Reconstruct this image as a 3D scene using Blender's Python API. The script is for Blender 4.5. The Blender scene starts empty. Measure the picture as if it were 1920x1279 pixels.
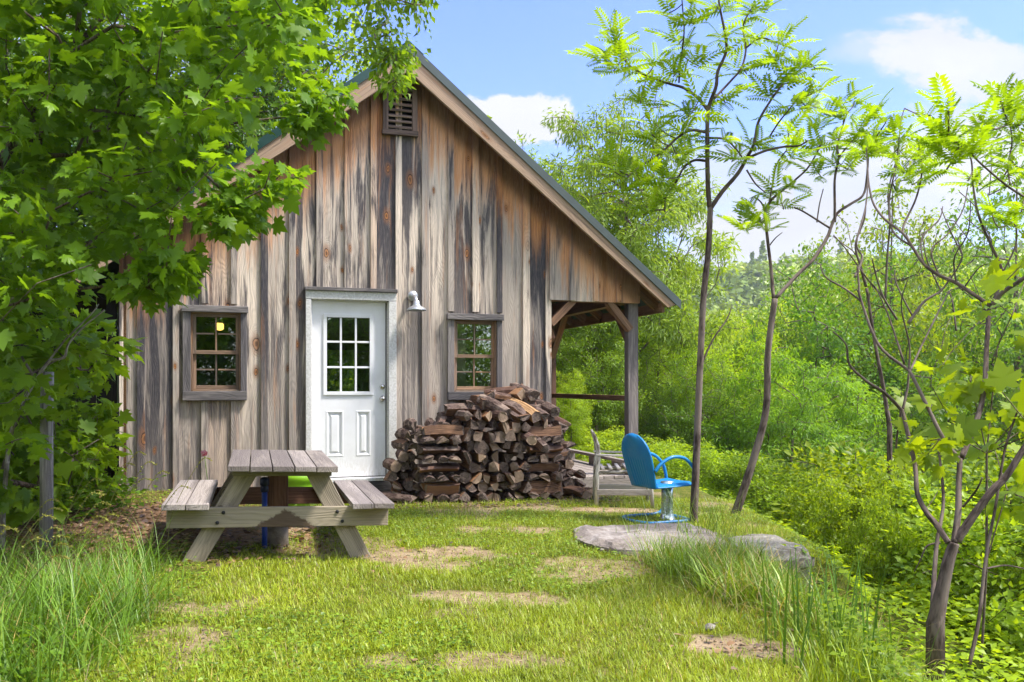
import bpy, bmesh, math, random
import numpy as np
from mathutils import Vector, Matrix

SC = bpy.context.scene
R = math.radians
# ------------------------------------------------------------------ camera
F = 1600.0                      # focal length in photo pixels (1920 wide)
CAMH = 1.35
cam = bpy.data.cameras.new('camera')
cam_o = bpy.data.objects.new('camera', cam)
SC.collection.objects.link(cam_o)
cam.sensor_width = 36
cam.lens = F / 1920 * 36
cam.shift_y = 80.5 / 1920
cam.clip_start = 0.05
cam.clip_end = 3000
cam_o.location = (0, 0, CAMH)
cam_o.rotation_euler = (R(90), 0, 0)
SC.camera = cam_o
SC.view_settings.view_transform = 'Standard'
SC.view_settings.look = 'None'
SC.view_settings.exposure = 2.1
SC.view_settings.gamma = 1
SC.render.engine = 'CYCLES'
SC.cycles.use_denoising = True
SC.cycles.max_bounces = 10
SC.cycles.transparent_max_bounces = 12
SC.cycles.transmission_bounces = 8
SC.cycles.sample_clamp_indirect = 6

# ------------------------------------------------------------------ sun + sky
SUN_EL, SUN_AZ = R(57), R(102)       # azimuth clockwise from +Y (view direction) : from the right, a little in front of the wall
sd = Vector((math.sin(SUN_AZ) * math.cos(SUN_EL), math.cos(SUN_AZ) * math.cos(SUN_EL), math.sin(SUN_EL)))
sun = bpy.data.lights.new('sun', 'SUN')
sun.energy = 2.0
sun.angle = R(9)
sun.color = (1.0, 0.95, 0.86)
sun_o = bpy.data.objects.new('sun', sun)
SC.collection.objects.link(sun_o)
sun_o.rotation_euler = (-sd).to_track_quat('-Z', 'Y').to_euler()
sun_o.location = sd * 60


class NG:
    """small node helper"""
    def __init__(s, tree):
        s.t = tree
        s.n, s.l = tree.nodes, tree.links

    def node(s, typ, ins=None, **kw):
        nd = s.n.new('ShaderNode' + typ)
        for k, v in kw.items():
            setattr(nd, k, v)
        for k, v in (ins or {}).items():
            s.set(nd.inputs[k], v)
        return nd

    def set(s, sock, v):
        if hasattr(v, 'is_linked') or isinstance(v, bpy.types.NodeSocket):
            s.l.new(v, sock)
        else:
            if sock.type == 'RGBA' and len(v) == 3:
                v = (*v, 1)
            sock.default_value = v

    def noise(s, vec, scale, detail=3, rough=.55, dist=0, out=0):
        return s.node('TexNoise', {'Vector': vec, 'Scale': scale, 'Detail': detail, 'Roughness': rough, 'Distortion': dist}).outputs[out]

    def vmul(s, vec, xyz):
        return s.node('VectorMath', {0: vec, 1: xyz}, operation='MULTIPLY').outputs[0]

    def vadd(s, vec, xyz):
        return s.node('VectorMath', {0: vec, 1: xyz}, operation='ADD').outputs[0]

    def m(s, op, a, b=0.0, c=0.0):
        return s.node('Math', {0: a, 1: b, 2: c}, operation=op).outputs[0]

    def mr(s, v, a, b, c=0.0, d=1.0, smooth=True):
        return s.node('MapRange', {'Value': v, 'From Min': a, 'From Max': b, 'To Min': c, 'To Max': d},
                      interpolation_type='SMOOTHSTEP' if smooth else 'LINEAR').outputs[0]

    def mix(s, f, a, b, blend='MIX'):
        nd = s.n.new('ShaderNodeMix')
        nd.data_type = 'RGBA'
        nd.blend_type = blend
        s.set(nd.inputs[0], f); s.set(nd.inputs[6], a); s.set(nd.inputs[7], b)
        return nd.outputs[2]

    def attr(s, name, out='Fac'):
        return s.node('Attribute', attribute_name=name).outputs[out]

    def bump(s, h, strength=.4, dist=.01):
        return s.node('Bump', {'Height': h, 'Strength': strength, 'Distance': dist}).outputs[0]


world = bpy.data.worlds.new('World')
SC.world = world
world.use_nodes = True
wn = NG(world.node_tree)
wn.n.clear()
sky = wn.node('TexSky', sky_type='NISHITA', sun_disc=False, sun_elevation=SUN_EL, sun_rotation=SUN_AZ,
              air_density=1.0, dust_density=.6, ozone_density=1.6, altitude=300)
tc = wn.node('TexCoord').outputs['Generated']
sep = wn.node('SeparateXYZ', {0: tc})
ysafe = wn.m('MAXIMUM', sep.outputs[1], .05)
# direction mapped to a plane one unit ahead of the site; used only to give clouds their places in the sky
uu = wn.m('DIVIDE', sep.outputs[0], ysafe)
vv = wn.m('DIVIDE', sep.outputs[2], ysafe)
cv = wn.node('CombineXYZ', {0: uu, 1: vv, 2: 0.0}).outputs[0]
nz = wn.noise(wn.vmul(cv, (1.0, 1.7, 1)), 8.0, 9, .66, .35)
nz2 = wn.noise(wn.vadd(wn.vmul(cv, (1.0, 2.2, 1)), (3.1, 7.7, 0)), 2.3, 5, .55, .2)


def cloud(cx, cy, rx, ry, soft, amp):
    dx = wn.m('DIVIDE', wn.m('SUBTRACT', uu, cx), rx)
    dy = wn.m('DIVIDE', wn.m('SUBTRACT', vv, cy), ry)
    d = wn.m('SQRT', wn.m('ADD', wn.m('MULTIPLY', dx, dx), wn.m('MULTIPLY', dy, dy)))
    d = wn.m('ADD', d, wn.m('MULTIPLY', wn.m('SUBTRACT', nz, .5), 3.0))
    return wn.m('MULTIPLY', wn.mr(d, 1.0 - soft, 1.0 + soft, 1, 0), amp)


def P(px, py):
    return (px - 960) / F, (720 - py) / F


masks = []
for (px, py, rx, ry, soft, amp) in [(965, 225, 100, 58, .12, 1.0), (1760, 100, 120, 66, .28, .95), (1880, 140, 120, 62, .3, .9), (1640, 95, 60, 24, .7, .5),
                                    (1480, 450, 280, 100, .4, 1.0), (1850, 300, 280, 95, .4, .95), (1330, 350, 130, 75, .5, .7), (1650, 370, 180, 85, .4, .9),
                                    (560, 330, 300, 120, .5, .7), (100, 150, 300, 120, .6, .6)]:
    c_ = P(px, py)
    masks.append(cloud(c_[0], c_[1], rx / F, ry / F, soft, amp))
cm = masks[0]
for k in masks[1:]:
    cm = wn.m('MAXIMUM', cm, k)
other = wn.mr(sep.outputs[1], -.1, .06, 1, 0)           # the rest of the sky, out of view: scattered cloud, brightened as fill
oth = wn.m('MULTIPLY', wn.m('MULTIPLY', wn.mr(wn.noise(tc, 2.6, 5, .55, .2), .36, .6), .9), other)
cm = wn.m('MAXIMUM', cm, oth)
hz = wn.mr(sep.outputs[2], .02, .30, .75, 0)
cm = wn.m('MAXIMUM', cm, hz)
shade = wn.m('MULTIPLY', wn.mr(nz2, .3, .7, 1.25, 1.6), wn.m('ADD', 1.0, wn.m('MULTIPLY', wn.mr(sep.outputs[1], -.1, .25, 1, 0), 1.9)))  # unseen cloud behind the camera made brighter, as added fill light
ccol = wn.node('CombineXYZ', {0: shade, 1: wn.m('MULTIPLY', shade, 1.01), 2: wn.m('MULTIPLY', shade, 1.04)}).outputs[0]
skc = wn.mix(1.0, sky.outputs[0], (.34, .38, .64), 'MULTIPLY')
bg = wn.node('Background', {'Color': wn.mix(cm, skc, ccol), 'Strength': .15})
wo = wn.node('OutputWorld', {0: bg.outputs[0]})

# ------------------------------------------------------------------ object helpers
COL = SC.collection


def tag(o, label=None, cat=None, group=None, kind=None):
    if label: o['label'] = label
    if cat: o['category'] = cat
    if group: o['group'] = group
    if kind: o['kind'] = kind
    return o


def empty(name, loc=(0, 0, 0), rz=0, label=None, cat=None, group=None):
    o = bpy.data.objects.new(name, None)
    o.empty_display_size = .2
    COL.objects.link(o)
    o.location = loc
    o.rotation_euler = (0, 0, rz)
    return tag(o, label, cat, group)


class MB:
    """collects pieces, links them as one mesh object"""
    def __init__(s):
        s.v, s.f, s.mi, s.bc, s.rn, s.dt = [], [], [], [], [], []
        s.smooth = []

    def add(s, vs, fs, mi=0, bc=None, rn=None, dt=None, smooth=False):
        b = len(s.v)
        s.v += [tuple(v) for v in vs]
        s.f += [tuple(i + b for i in f) for f in fs]
        s.mi += [mi] * len(fs)
        s.smooth += [smooth] * len(fs)
        rn = random.random() if rn is None else rn
        s.rn += [rn] * len(vs)
        s.bc += list(bc) if bc is not None else [tuple(v) for v in vs]
        s.dt += list(dt) if dt is not None else [9.0] * len(vs)
        return s

    def box(s, c, d, rot=None, mi=0, rn=None, axis=2, jit=0.0, dt=None):
        """box centre c, full size d, optional Matrix rot; bc = grain coords with the grain along axis"""
        rn = random.random() if rn is None else rn
        vs, bc = [], []
        for x in (-.5, .5):
            for y in (-.5, .5):
                for z in (-.5, .5):
                    p = Vector((x * d[0], y * d[1], z * d[2]))
                    q = [p.x, p.y, p.z]
                    g = q.pop(axis)
                    bc.append((q[0] + rn * 37.0, q[1] + rn * 11.0, g + rn * 23.0))
                    if jit: p += Vector((random.uniform(-jit, jit), random.uniform(-jit, jit), random.uniform(-jit, jit)))
                    if rot: p = rot @ p
                    vs.append(p + Vector(c))
        fs = [(0, 1, 3, 2), (4, 6, 7, 5), (0, 4, 5, 1), (2, 3, 7, 6), (0, 2, 6, 4), (1, 5, 7, 3)]
        return s.add(vs, fs, mi, bc, rn, dt)

    def beam(s, a, b, w, h, up=(0, 0, 1), mi=0, rn=None, jit=0.0):
        """rectangular timber from a to b, w across, h along up"""
        a, b = Vector(a), Vector(b)
        z = (b - a).normalized()
        x = Vector(up).cross(z)
        x = x.normalized() if x.length > 1e-5 else Vector((1, 0, 0))
        y = z.cross(x)
        m = Matrix((x, y, z)).transposed()
        return s.box((a + b) / 2, (w, h, (b - a).length), m, mi, rn, 2, jit)

    def tube(s, pts, rad, n=8, mi=0, cap=True, smooth=True, rn=None):
        pts = [Vector(p) for p in pts]
        rad = list(rad) if hasattr(rad, '__len__') else [rad] * len(pts)
        vs, fs = [], []
        ref = Vector((0, 0, 1))
        L = 0
        bc = []
        rn = random.random() if rn is None else rn
        for i, p in enumerate(pts):
            t = (pts[min(i + 1, len(pts) - 1)] - pts[max(i - 1, 0)])
            t = t.normalized() if t.length > 1e-9 else Vector((0, 0, 1))
            if i == 0:
                u = t.orthogonal().normalized()
            else:
                u = (u - t * u.dot(t))
                u = u.normalized() if u.length > 1e-6 else t.orthogonal().normalized()
                L += (p - pts[i - 1]).length
            w = t.cross(u)
            for k in range(n):
                a = 2 * math.pi * k / n
                vs.append(p + (u * math.cos(a) + w * math.sin(a)) * rad[i])
                bc.append((math.cos(a) * rad[i] + rn * 37, math.sin(a) * rad[i] + rn * 11, L + rn * 23))
        for i in range(len(pts) - 1):
            for k in range(n):
                k2 = (k + 1) % n
                fs.append((i * n + k, i * n + k2, (i + 1) * n + k2, (i + 1) * n + k))
        s.add(vs, fs, mi, bc, rn, smooth=smooth)
        if cap:
            m = len(pts) - 1
            s.f.append(tuple(len(s.v) - len(vs) + k for k in range(n))[::-1]); s.mi.append(mi); s.smooth.append(False)
            s.f.append(tuple(len(s.v) - len(vs) + m * n + k for k in range(n))); s.mi.append(mi); s.smooth.append(False)
        return s

    def lathe(s, prof, c=(0, 0, 0), n=20, mi=0, rot=None, smooth=True, close=False):
        vs, fs = [], []
        for (r, z) in prof:
            for k in range(n):
                a = 2 * math.pi * k / n
                p = Vector((r * math.cos(a), r * math.sin(a), z))
                if rot: p = rot @ p
                vs.append(p + Vector(c))
        for i in range(len(prof) - 1):
            for k in range(n):
                k2 = (k + 1) % n
                fs.append((i * n + k, i * n + k2, (i + 1) * n + k2, (i + 1) * n + k))
        if close:
            fs.append(tuple(range(n))[::-1]); fs.append(tuple((len(prof) - 1) * n + k for k in range(n)))
        return s.add(vs, fs, mi, smooth=smooth)

    def poly_prism(s, outline, y0, y1, mi=0, rn=None, bcf=None, dtf=None):
        """outline in (x,z), extruded in y from y0 to y1"""
        rn = random.random() if rn is None else rn
        n = len(outline)
        vs = [(x, y0, z) for x, z in outline] + [(x, y1, z) for x, z in outline]
        fs = [tuple(range(n)), tuple(range(2 * n - 1, n - 1, -1))]
        for i in range(n):
            j = (i + 1) % n
            fs.append((j, i, n + i, n + j))
        bc = [bcf(v) for v in vs] if bcf else [(v[0] + rn * 37, v[1] + rn * 11, v[2] + rn * 23) for v in vs]
        dt = [dtf(v) for v in vs] if dtf else None
        return s.add(vs, fs, mi, bc, rn, dt)

    def mesh(s, name, mats):
        me = bpy.data.meshes.new(name)
        me.from_pydata(s.v, [], s.f)
        for m_ in (mats if isinstance(mats, (list, tuple)) else [mats]):
            me.materials.append(m_)
        me.polygons.foreach_set('material_index', s.mi)
        me.polygons.foreach_set('use_smooth', s.smooth)
        a = me.attributes.new('bc', 'FLOAT_VECTOR', 'POINT'); a.data.foreach_set('vector', np.array(s.bc, dtype=np.float32).ravel())
        a = me.attributes.new('rnd', 'FLOAT', 'POINT'); a.data.foreach_set('value', np.array(s.rn, dtype=np.float32))
        a = me.attributes.new('dtop', 'FLOAT', 'POINT'); a.data.foreach_set('value', np.array(s.dt, dtype=np.float32))
        me.update()
        return me

    def build(s, name, mats, parent=None, bevel=0, loc=None):
        o = bpy.data.objects.new(name, s.mesh(name, mats))
        COL.objects.link(o)
        if parent: o.parent = parent
        if loc: o.location = loc
        if bevel:
            b = o.modifiers.new('bevel', 'BEVEL')
            b.width = bevel; b.segments = 2; b.limit_method = 'ANGLE'; b.angle_limit = R(40)
        return o


def np_mesh(name, verts, tris, mat, rnd=None, extra=None):
    me = bpy.data.meshes.new(name)
    nv, nt = len(verts), len(tris)
    me.vertices.add(nv)
    me.vertices.foreach_set('co', np.ascontiguousarray(verts, dtype=np.float32).ravel())
    me.loops.add(nt * 3)
    me.loops.foreach_set('vertex_index', np.ascontiguousarray(tris, dtype=np.int32).ravel())
    me.polygons.add(nt)
    me.polygons.foreach_set('loop_start', np.arange(nt, dtype=np.int32) * 3)
    if rnd is not None:
        a = me.attributes.new('rnd', 'FLOAT', 'POINT'); a.data.foreach_set('value', np.ascontiguousarray(rnd, dtype=np.float32))
    for k, v in (extra or {}).items():
        a = me.attributes.new(k, 'FLOAT', 'POINT'); a.data.foreach_set('value', np.ascontiguousarray(v, dtype=np.float32))
    me.materials.append(mat)
    me.update(calc_edges=True)
    me.validate()
    return me


def link(name, me, parent=None, loc=(0, 0, 0), rz=0, sc=None, color=None):
    o = bpy.data.objects.new(name, me)
    COL.objects.link(o)
    o.location = loc
    o.rotation_euler = (0, 0, rz)
    if sc: o.scale = sc if hasattr(sc, '__len__') else (sc, sc, sc)
    if parent: o.parent = parent
    if color: o.color = (*color, 1)
    return o


def hexa(h):
    c = [int(h[i:i + 2], 16) / 255 for i in (0, 2, 4)]
    return tuple(x / 12.92 if x < .04045 else ((x + .055) / 1.055) ** 2.4 for x in c)


# ------------------------------------------------------------------ materials
def new_mat(name):
    m = bpy.data.materials.new(name)
    m.use_nodes = True
    g = NG(m.node_tree)
    g.n.clear()
    return m, g


def finish(m, g, col, rough=.8, normal=None, spec=.3, metal=0.0, **ins):
    b = g.node('BsdfPrincipled', {'Base Color': col, 'Roughness': rough, 'Metallic': metal, 'Specular IOR Level': spec})
    if normal is not None: g.set(b.inputs['Normal'], normal)
    for k, v in ins.items(): g.set(b.inputs[k.replace('_', ' ')], v)
    g.node('OutputMaterial', {0: b.outputs[0]})
    return m


def wood_mat(name, light, mid, dark, orange=None, streak=.5, knots=True, grain=1.0, protect=False, rough=.85, green=None, stain=None):
    m, g = new_mat(name)
    bc = g.attr('bc', 'Vector')
    rnd = g.attr('rnd')
    warp = g.noise(g.vmul(bc, (3, 3, .7)), 1.0, 3, .5)
    # knots : stretched cells along the grain
    ks = g.node('SeparateXYZ', {0: g.vadd(bc, g.vmul(g.node('TexNoise', {'Vector': g.vmul(bc, (14, 14, 14)), 'Scale': 1.0, 'Detail': 2.0}).outputs[1], (.03, 0, .05)))})
    kq = g.node('CombineXYZ', {0: g.m('MULTIPLY', ks.outputs[0], 4.6), 1: g.m('MULTIPLY', ks.outputs[2], 2.1), 2: 0.0}).outputs[0]
    kv = g.node('TexVoronoi', {'Vector': kq, 'Scale': 1.0, 'Randomness': 1.0}, feature='F1', voronoi_dimensions='2D')
    kcs = g.node('SeparateColor', {0: kv.outputs['Color']})
    kc = kcs.outputs[0]
    kd = g.m('MULTIPLY', kv.outputs['Distance'], g.mr(kcs.outputs[1], 0, 1, .75, 2.3, False))      # knots of many sizes
    kon = g.mr(kc, .70, .73)
    swirl = g.m('MULTIPLY', g.mr(kd, .0, .42, 1, 0), kon)
    # growth rings bending round the knots
    rings = g.m('ADD', g.m('MULTIPLY', warp, 26.0), g.m('MULTIPLY', swirl, 7.0))
    sx = g.node('SeparateXYZ', {0: bc})
    rings = g.m('ADD', rings, g.m('MULTIPLY', sx.outputs[0], 46.0))
    rl = g.m('ABSOLUTE', g.m('SUBTRACT', g.m('FRACT', rings), .5))
    rl = g.mr(rl, .0, .42)
    fine = g.noise(g.vmul(bc, (95, 95, 1.6)), 1.0, 5, .7)
    fine2 = g.noise(g.vmul(bc, (420, 420, 9)), 1.0, 2, .6)
    big = g.noise(g.vmul(bc, (8, 5, .62)), 1.0, 6, .66, .6)
    big2 = g.noise(g.vadd(g.vmul(bc, (14, 6, .8)), (31, 7, 5)), 1.0, 5, .62, .3)
    # tone of each board
    tone = g.node('ValToRGB', {0: rnd})
    cr = tone.color_ramp
    cr.interpolation = 'CONSTANT'
    cr.elements[0].position = 0; cr.elements[0].color = (*mid, 1)
    cr.elements[1].position = .16; cr.elements[1].color = (*light, 1)
    wm = tuple(.75 * a + .25 * b for a, b in zip(light, orange)) if orange else light
    for p_, c_ in ((.36, tuple(.5 * a + .5 * b for a, b in zip(mid, light))), (.5, wm), (.6, mid), (.7, light), (.88, tuple(.6 * a + .4 * b for a, b in zip(mid, dark)))):
        e = cr.elements.new(p_); e.color = (*c_, 1)
    col = g.mix(g.mr(big2, .42, .7, 0, .7), tone.outputs[0], mid)
    if green: col = g.mix(g.m('MULTIPLY', g.mr(big, .42, .6), .7), col, green)
    dk = g.m('MULTIPLY', g.mr(g.m('ADD', g.m('ADD', big, g.m('MULTIPLY', g.m('SUBTRACT', fine, .5), .16)), g.m('MULTIPLY', g.m('SUBTRACT', rnd, .5), .2)), .445, .60), streak)
    col = g.mix(dk, col, dark)
    if orange is not None:
        ob = g.mr(big2, .55, .72, 0, .55)
        if protect:
            dt = g.attr('dtop')
            dtn = g.m('ADD', dt, g.m('MULTIPLY', g.m('SUBTRACT', big, .5), 2.6))
            dtn = g.m('ADD', dtn, g.m('MULTIPLY', g.m('SUBTRACT', fine, .5), .5))
            pr = g.mr(dtn, .3, 1.05, 1, 0)
            ob = g.m('MAXIMUM', g.m('MULTIPLY', ob, .55), g.m('MULTIPLY', pr, .78))
        if protect:      # lower down the boards are greyer and darker
            col = g.mix(g.mr(g.m('ADD', g.attr('dtop'), g.m('MULTIPLY', g.m('SUBTRACT', big, .5), 2.5)), 1.8, 3.2, 0, .58), col, tuple(.45 * a + .55 * b for a, b in zip(dark, mid)))
        col = g.mix(ob, col, orange)
        if protect:      # darker streaky band just under the overhang
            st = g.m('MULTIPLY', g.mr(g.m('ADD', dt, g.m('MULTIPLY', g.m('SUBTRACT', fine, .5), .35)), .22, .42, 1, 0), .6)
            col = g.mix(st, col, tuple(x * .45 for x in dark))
    col = g.mix(g.m('MULTIPLY', g.m('SUBTRACT', 1.0, rl), .17 * grain), col, tuple(x * .7 for x in dark))
    col = g.mix(g.mr(fine, .47, .68, 0, .58 * grain), col, tuple(x * .62 for x in dark))
    col = g.mix(g.mr(fine2, .5, .8, 0, .25 * grain), col, tuple(min(1, x * 1.25) for x in light))
    if knots:
        ring = g.m('MULTIPLY', g.mr(kd, .085, .12, 1, 0), kon)
        halo = g.m('MULTIPLY', g.mr(g.m('ADD', kd, g.m('MULTIPLY', g.m('SUBTRACT', fine, .5), .09)), .11, .30, 1, 0), kon)
        if orange is not None:
            col = g.mix(g.m('MULTIPLY', halo, .55), col, tuple(.55 * a + .45 * b for a, b in zip(dark, orange)))
            col = g.mix(g.m('MULTIPLY', ring, g.mr(kcs.outputs[2], 0, 1, .35, .9, False)), col, tuple(x * .75 for x in orange))
        core = g.m('MULTIPLY', g.mr(kd, .035, .06, 1, 0), kon)
        edge = g.m('MULTIPLY', g.m('MULTIPLY', g.mr(kd, .09, .108, 0, 1), g.mr(kd, .108, .135, 1, 0)), kon)
        col = g.mix(g.m('MAXIMUM', g.m('MULTIPLY', core, .6), g.m('MULTIPLY', edge, .8)), col, tuple(x * .4 for x in dark))
    if stain:          # one damp stain with a ragged edge, spreading from the lower edge of the board
        oc = g.node('SeparateXYZ', {0: g.node('TexCoord').outputs['Object']})
        sx2 = g.m('DIVIDE', g.m('ABSOLUTE', g.m('SUBTRACT', oc.outputs[0], stain[0])), .22)
        sz2 = g.m('DIVIDE', g.m('SUBTRACT', oc.outputs[2], .262), .13)
        sd_ = g.m('ADD', g.m('ADD', sx2, sz2), g.m('MULTIPLY', g.m('SUBTRACT', g.noise(g.node('TexCoord').outputs['Object'], 30.0, 5, .7), .5), .7))
        col = g.mix(g.mr(sd_, .85, 1.0, .85, 0), col, stain[3])
    h = g.m('ADD', g.m('MULTIPLY', fine, .6), g.m('MULTIPLY', rl, .35))
    return finish(m, g, col, rough, g.bump(h, .55, .006), .2)


M = {}
M['siding'] = wood_mat('weathered_siding', hexa('dfcebd'), hexa('ada197'), hexa('38373f'), hexa('c88448'), .92, True, .8, True)
M['trim'] = wood_mat('grey_trim_wood', hexa('8a8380'), hexa('6c6768'), hexa('36353a'), None, .6, False, .9)
M['rake'] = wood_mat('rake_board_wood', hexa('b8a08a'), hexa('a68d78'), hexa('6a594c'), hexa('ab7850'), .6, True, .8)
M['sash'] = wood_mat('window_sash_wood', hexa('a5846a'), hexa('8d7a6a'), hexa('4a443f'), hexa('a5713f'), .5, False, .8)
M['timber'] = wood_mat('porch_timber', hexa('a07c62'), hexa('8d6c56'), hexa('4b3a33'), hexa('a06038'), .55, True, .8)
M['greypost'] = wood_mat('grey_post_wood', hexa('a0958f'), hexa('837978'), hexa('454148'), None, .6, True, 1)
M['table'] = wood_mat('grey_table_wood', hexa('a59b95'), hexa('91877f'), hexa('5f5757'), None, .45, True, .7)
M['tableleg'] = wood_mat('treated_table_wood', hexa('a89c8a'), hexa('9a8f7c'), hexa('625b4d'), None, .45, True, .6, green=hexa('9c907f'))
M['stained'] = wood_mat('stained_table_wood', hexa('a89c8a'), hexa('9a8f7c'), hexa('625b4d'), None, .45, True, .6, green=hexa('9c907f'), stain=(.03, -.28, .30, hexa('4a382c')))
M['redwood'] = wood_mat('reddish_wood', hexa('7d5b47'), hexa('6e4f3e'), hexa('43302a'), None, .5, True, .7)
M['deck'] = wood_mat('deck_wood', hexa('b0a49c'), hexa('988d86'), hexa('5c5552'), None, .5, True, .9)
M['chairwood'] = wood_mat('silvered_chair_wood', hexa('cfc6bc'), hexa('b8aea4'), hexa('77706a'), None, .4, False, .8)
M['ventwood'] = wood_mat('vent_wood', hexa('a08a7c'), hexa('7d6a60'), hexa('3d3532'), hexa('8a5a3c'), .6, False, .9)
M['inside'] = wood_mat('interior_wood', hexa('6b5138'), hexa('574230'), hexa('33271d'), None, .4, False, .6)
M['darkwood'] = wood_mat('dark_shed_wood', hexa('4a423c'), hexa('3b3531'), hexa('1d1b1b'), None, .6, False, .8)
M['birchbark'] = None


def mat_plain(name, col, rough=.6, spec=.4, metal=0, noise=0.0, nscale=12, bump=0.0, dirt=None, **kw):
    m, g = new_mat(name)
    tcO = g.node('TexCoord').outputs['Object']
    n1 = g.noise(tcO, nscale, 5, .6)
    c = g.mix(g.mr(n1, .35, .7, 0, noise), col, dirt or tuple(x * .45 for x in col))
    r = g.mr(n1, .3, .7, max(0, rough - .1), min(1, rough + .1))
    return finish(m, g, c, r, g.bump(g.noise(tcO, nscale * 8, 3, .6), bump, .004) if bump else None, spec, metal, **kw)


def worn_paint(name, col, dirt, rough, low=.5, chips=False, fade=None):
    m, g = new_mat(name)
    o = g.node('TexCoord').outputs['Object']
    z = g.node('SeparateXYZ', {0: o}).outputs[2]
    n1 = g.noise(o, 6, 5, .6); n2 = g.noise(g.vmul(o, (60, 60, 16)), 1.0, 5, .7); n3 = g.noise(o, 70, 4, .7)
    c = g.mix(g.mr(n1, .35, .7, 0, .5 if fade else .12), col, fade or dirt)
    lowm = g.m('MULTIPLY', g.mr(g.m('ADD', z, g.m('MULTIPLY', g.m('SUBTRACT', n1, .5), .3)), low * .45, low, .4, 0), g.mr(n2, .38, .62))
    c = g.mix(lowm, c, dirt)
    c = g.mix(g.m('MULTIPLY', g.mr(n2, .6, .72), .16), c, dirt)
    if chips: c = g.mix(g.mr(n3, .665, .69, 0, .85), c, dirt)
    return finish(m, g, c, g.mr(n2, .3, .7, rough - .06, rough + .22), g.bump(n3, .06, .003), .45)


M['white'] = worn_paint('white_door_paint', (.80, .80, .83), (.42, .38, .33), .38, low=.62)
M['whitetrim'] = mat_plain('chipped_white_paint', (.66, .65, .64), .6, .3, 0, .45, 60, .3, dirt=(.27, .25, .22))
M['galv'] = mat_plain('galvanised_metal', (.50, .52, .55), .38, .5, .75, .35, 20, .1, dirt=(.25, .26, .28))
M['galvbright'] = mat_plain('bright_galvanised_pipe', (.55, .62, .60), .28, .5, .85, .3, 14, .05, dirt=(.2, .28, .24))
M['brass'] = mat_plain('satin_nickel', (.55, .53, .5), .25, .5, 1.0)
M['blue'] = worn_paint('blue_enamel', hexa('0a74b4'), hexa('5a3a26'), .34, low=.12, chips=True, fade=hexa('2088b8'))
M['bluepipe'] = mat_plain('blue_pipe', hexa('1c3f96'), .4, .5, 0, .4, 30)
M['lime'] = mat_plain('lime_plastic', hexa('86b81f'), .45, .5)
M['roof'] = mat_plain('green_metal_roof', hexa('153a34'), .42, .5, .2, .3, 3, dirt=hexa('2a4a46'))
M['roof_skylit'] = mat_plain('grey_green_metal', hexa('4a5453'), .5, .4, .1, .3, 3)  # right rake trim: roof metal with the sky's reflection put into its colour
M['black'] = mat_plain('dark_void', (.012, .011, .01), .9, .1)  # near-black that paints in the shade of hollow places
M['darkgrey'] = mat_plain('dark_grey_seal', (.03, .03, .032), .6, .2)
M['concrete'] = mat_plain('rough_concrete', hexa('7d746a'), .95, .1, 0, .7, 14, .8, dirt=hexa('4d4339'))
M['curtain'] = mat_plain('pale_curtain', hexa('b9b4a8'), .9, .1)
M['pink'] = mat_plain('pink_petal', hexa('d85a78'), .6, .2, 0, .7, 60, dirt=hexa('f0dade'))
M['stem'] = mat_plain('green_stem', hexa('4d6a1e'), .7, .2)


def rock_mat(name, a, b, c):
    m, g = new_mat(name)
    o = g.node('TexCoord').outputs['Object']
    n1 = g.noise(o, 3, 8, .65, .4); n2 = g.noise(o, 22, 6, .7); n3 = g.noise(g.vmul(o, (2, 2, 9)), 2.2, 4, .6)
    col = g.mix(g.mr(n1, .35, .62), a, b)
    col = g.mix(g.mr(n2, .45, .7, 0, .6), col, c)
    col = g.mix(g.mr(n3, .52, .62, 0, .4), col, tuple(x * .6 for x in b))
    return finish(m, g, col, .92, g.bump(g.m('ADD', n2, n1), .7, .03), .15)


M['rock'] = rock_mat('grey_granite', hexa('a89f98'), hexa('877c74'), hexa('5b5249'))
M['rock2'] = rock_mat('lichened_stone', hexa('8d887e'), hexa('6e675e'), hexa('c0bbab'))


def bark_mat(name, a, b, scale=1.0, grey=None):
    m, g = new_mat(name)
    bc = g.attr('bc', 'Vector')
    n1 = g.noise(g.vmul(bc, (60 * scale, 60 * scale, 14 * scale)), 1.0, 5, .65, .5)
    n2 = g.noise(g.vmul(bc, (8, 8, 2)), 1.0, 4, .6)
    col = g.mix(g.mr(n1, .35, .65), a, b)
    if grey: col = g.mix(g.mr(n2, .45, .62, 0, .7), col, grey)
    return finish(m, g, col, .9, g.bump(n1, .8, .008), .15)


M['bark'] = bark_mat('grey_brown_bark', hexa('3b3029'), hexa('7a6a5e'), 1, hexa('85796f'))
M['sumacbark'] = bark_mat('sumac_bark', hexa('3a302b'), hexa('70615a'), .55, hexa('85786f'))
M['deadbark'] = bark_mat('pale_dead_wood', hexa('6a6058'), hexa('a8a097'), 1)
M['birchbark'] = bark_mat('spotted_birch_bark', hexa('55493f'), hexa('c9c2b8'), .55, hexa('d8d3ca'))
M['fencewood'] = wood_mat('old_fence_post', hexa('a49e98'), hexa('8c857f'), hexa('4d4845'), None, .6, False, 1.1)

# firewood : bark, split face, sawn end (each log shifts a little in tone)


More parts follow.
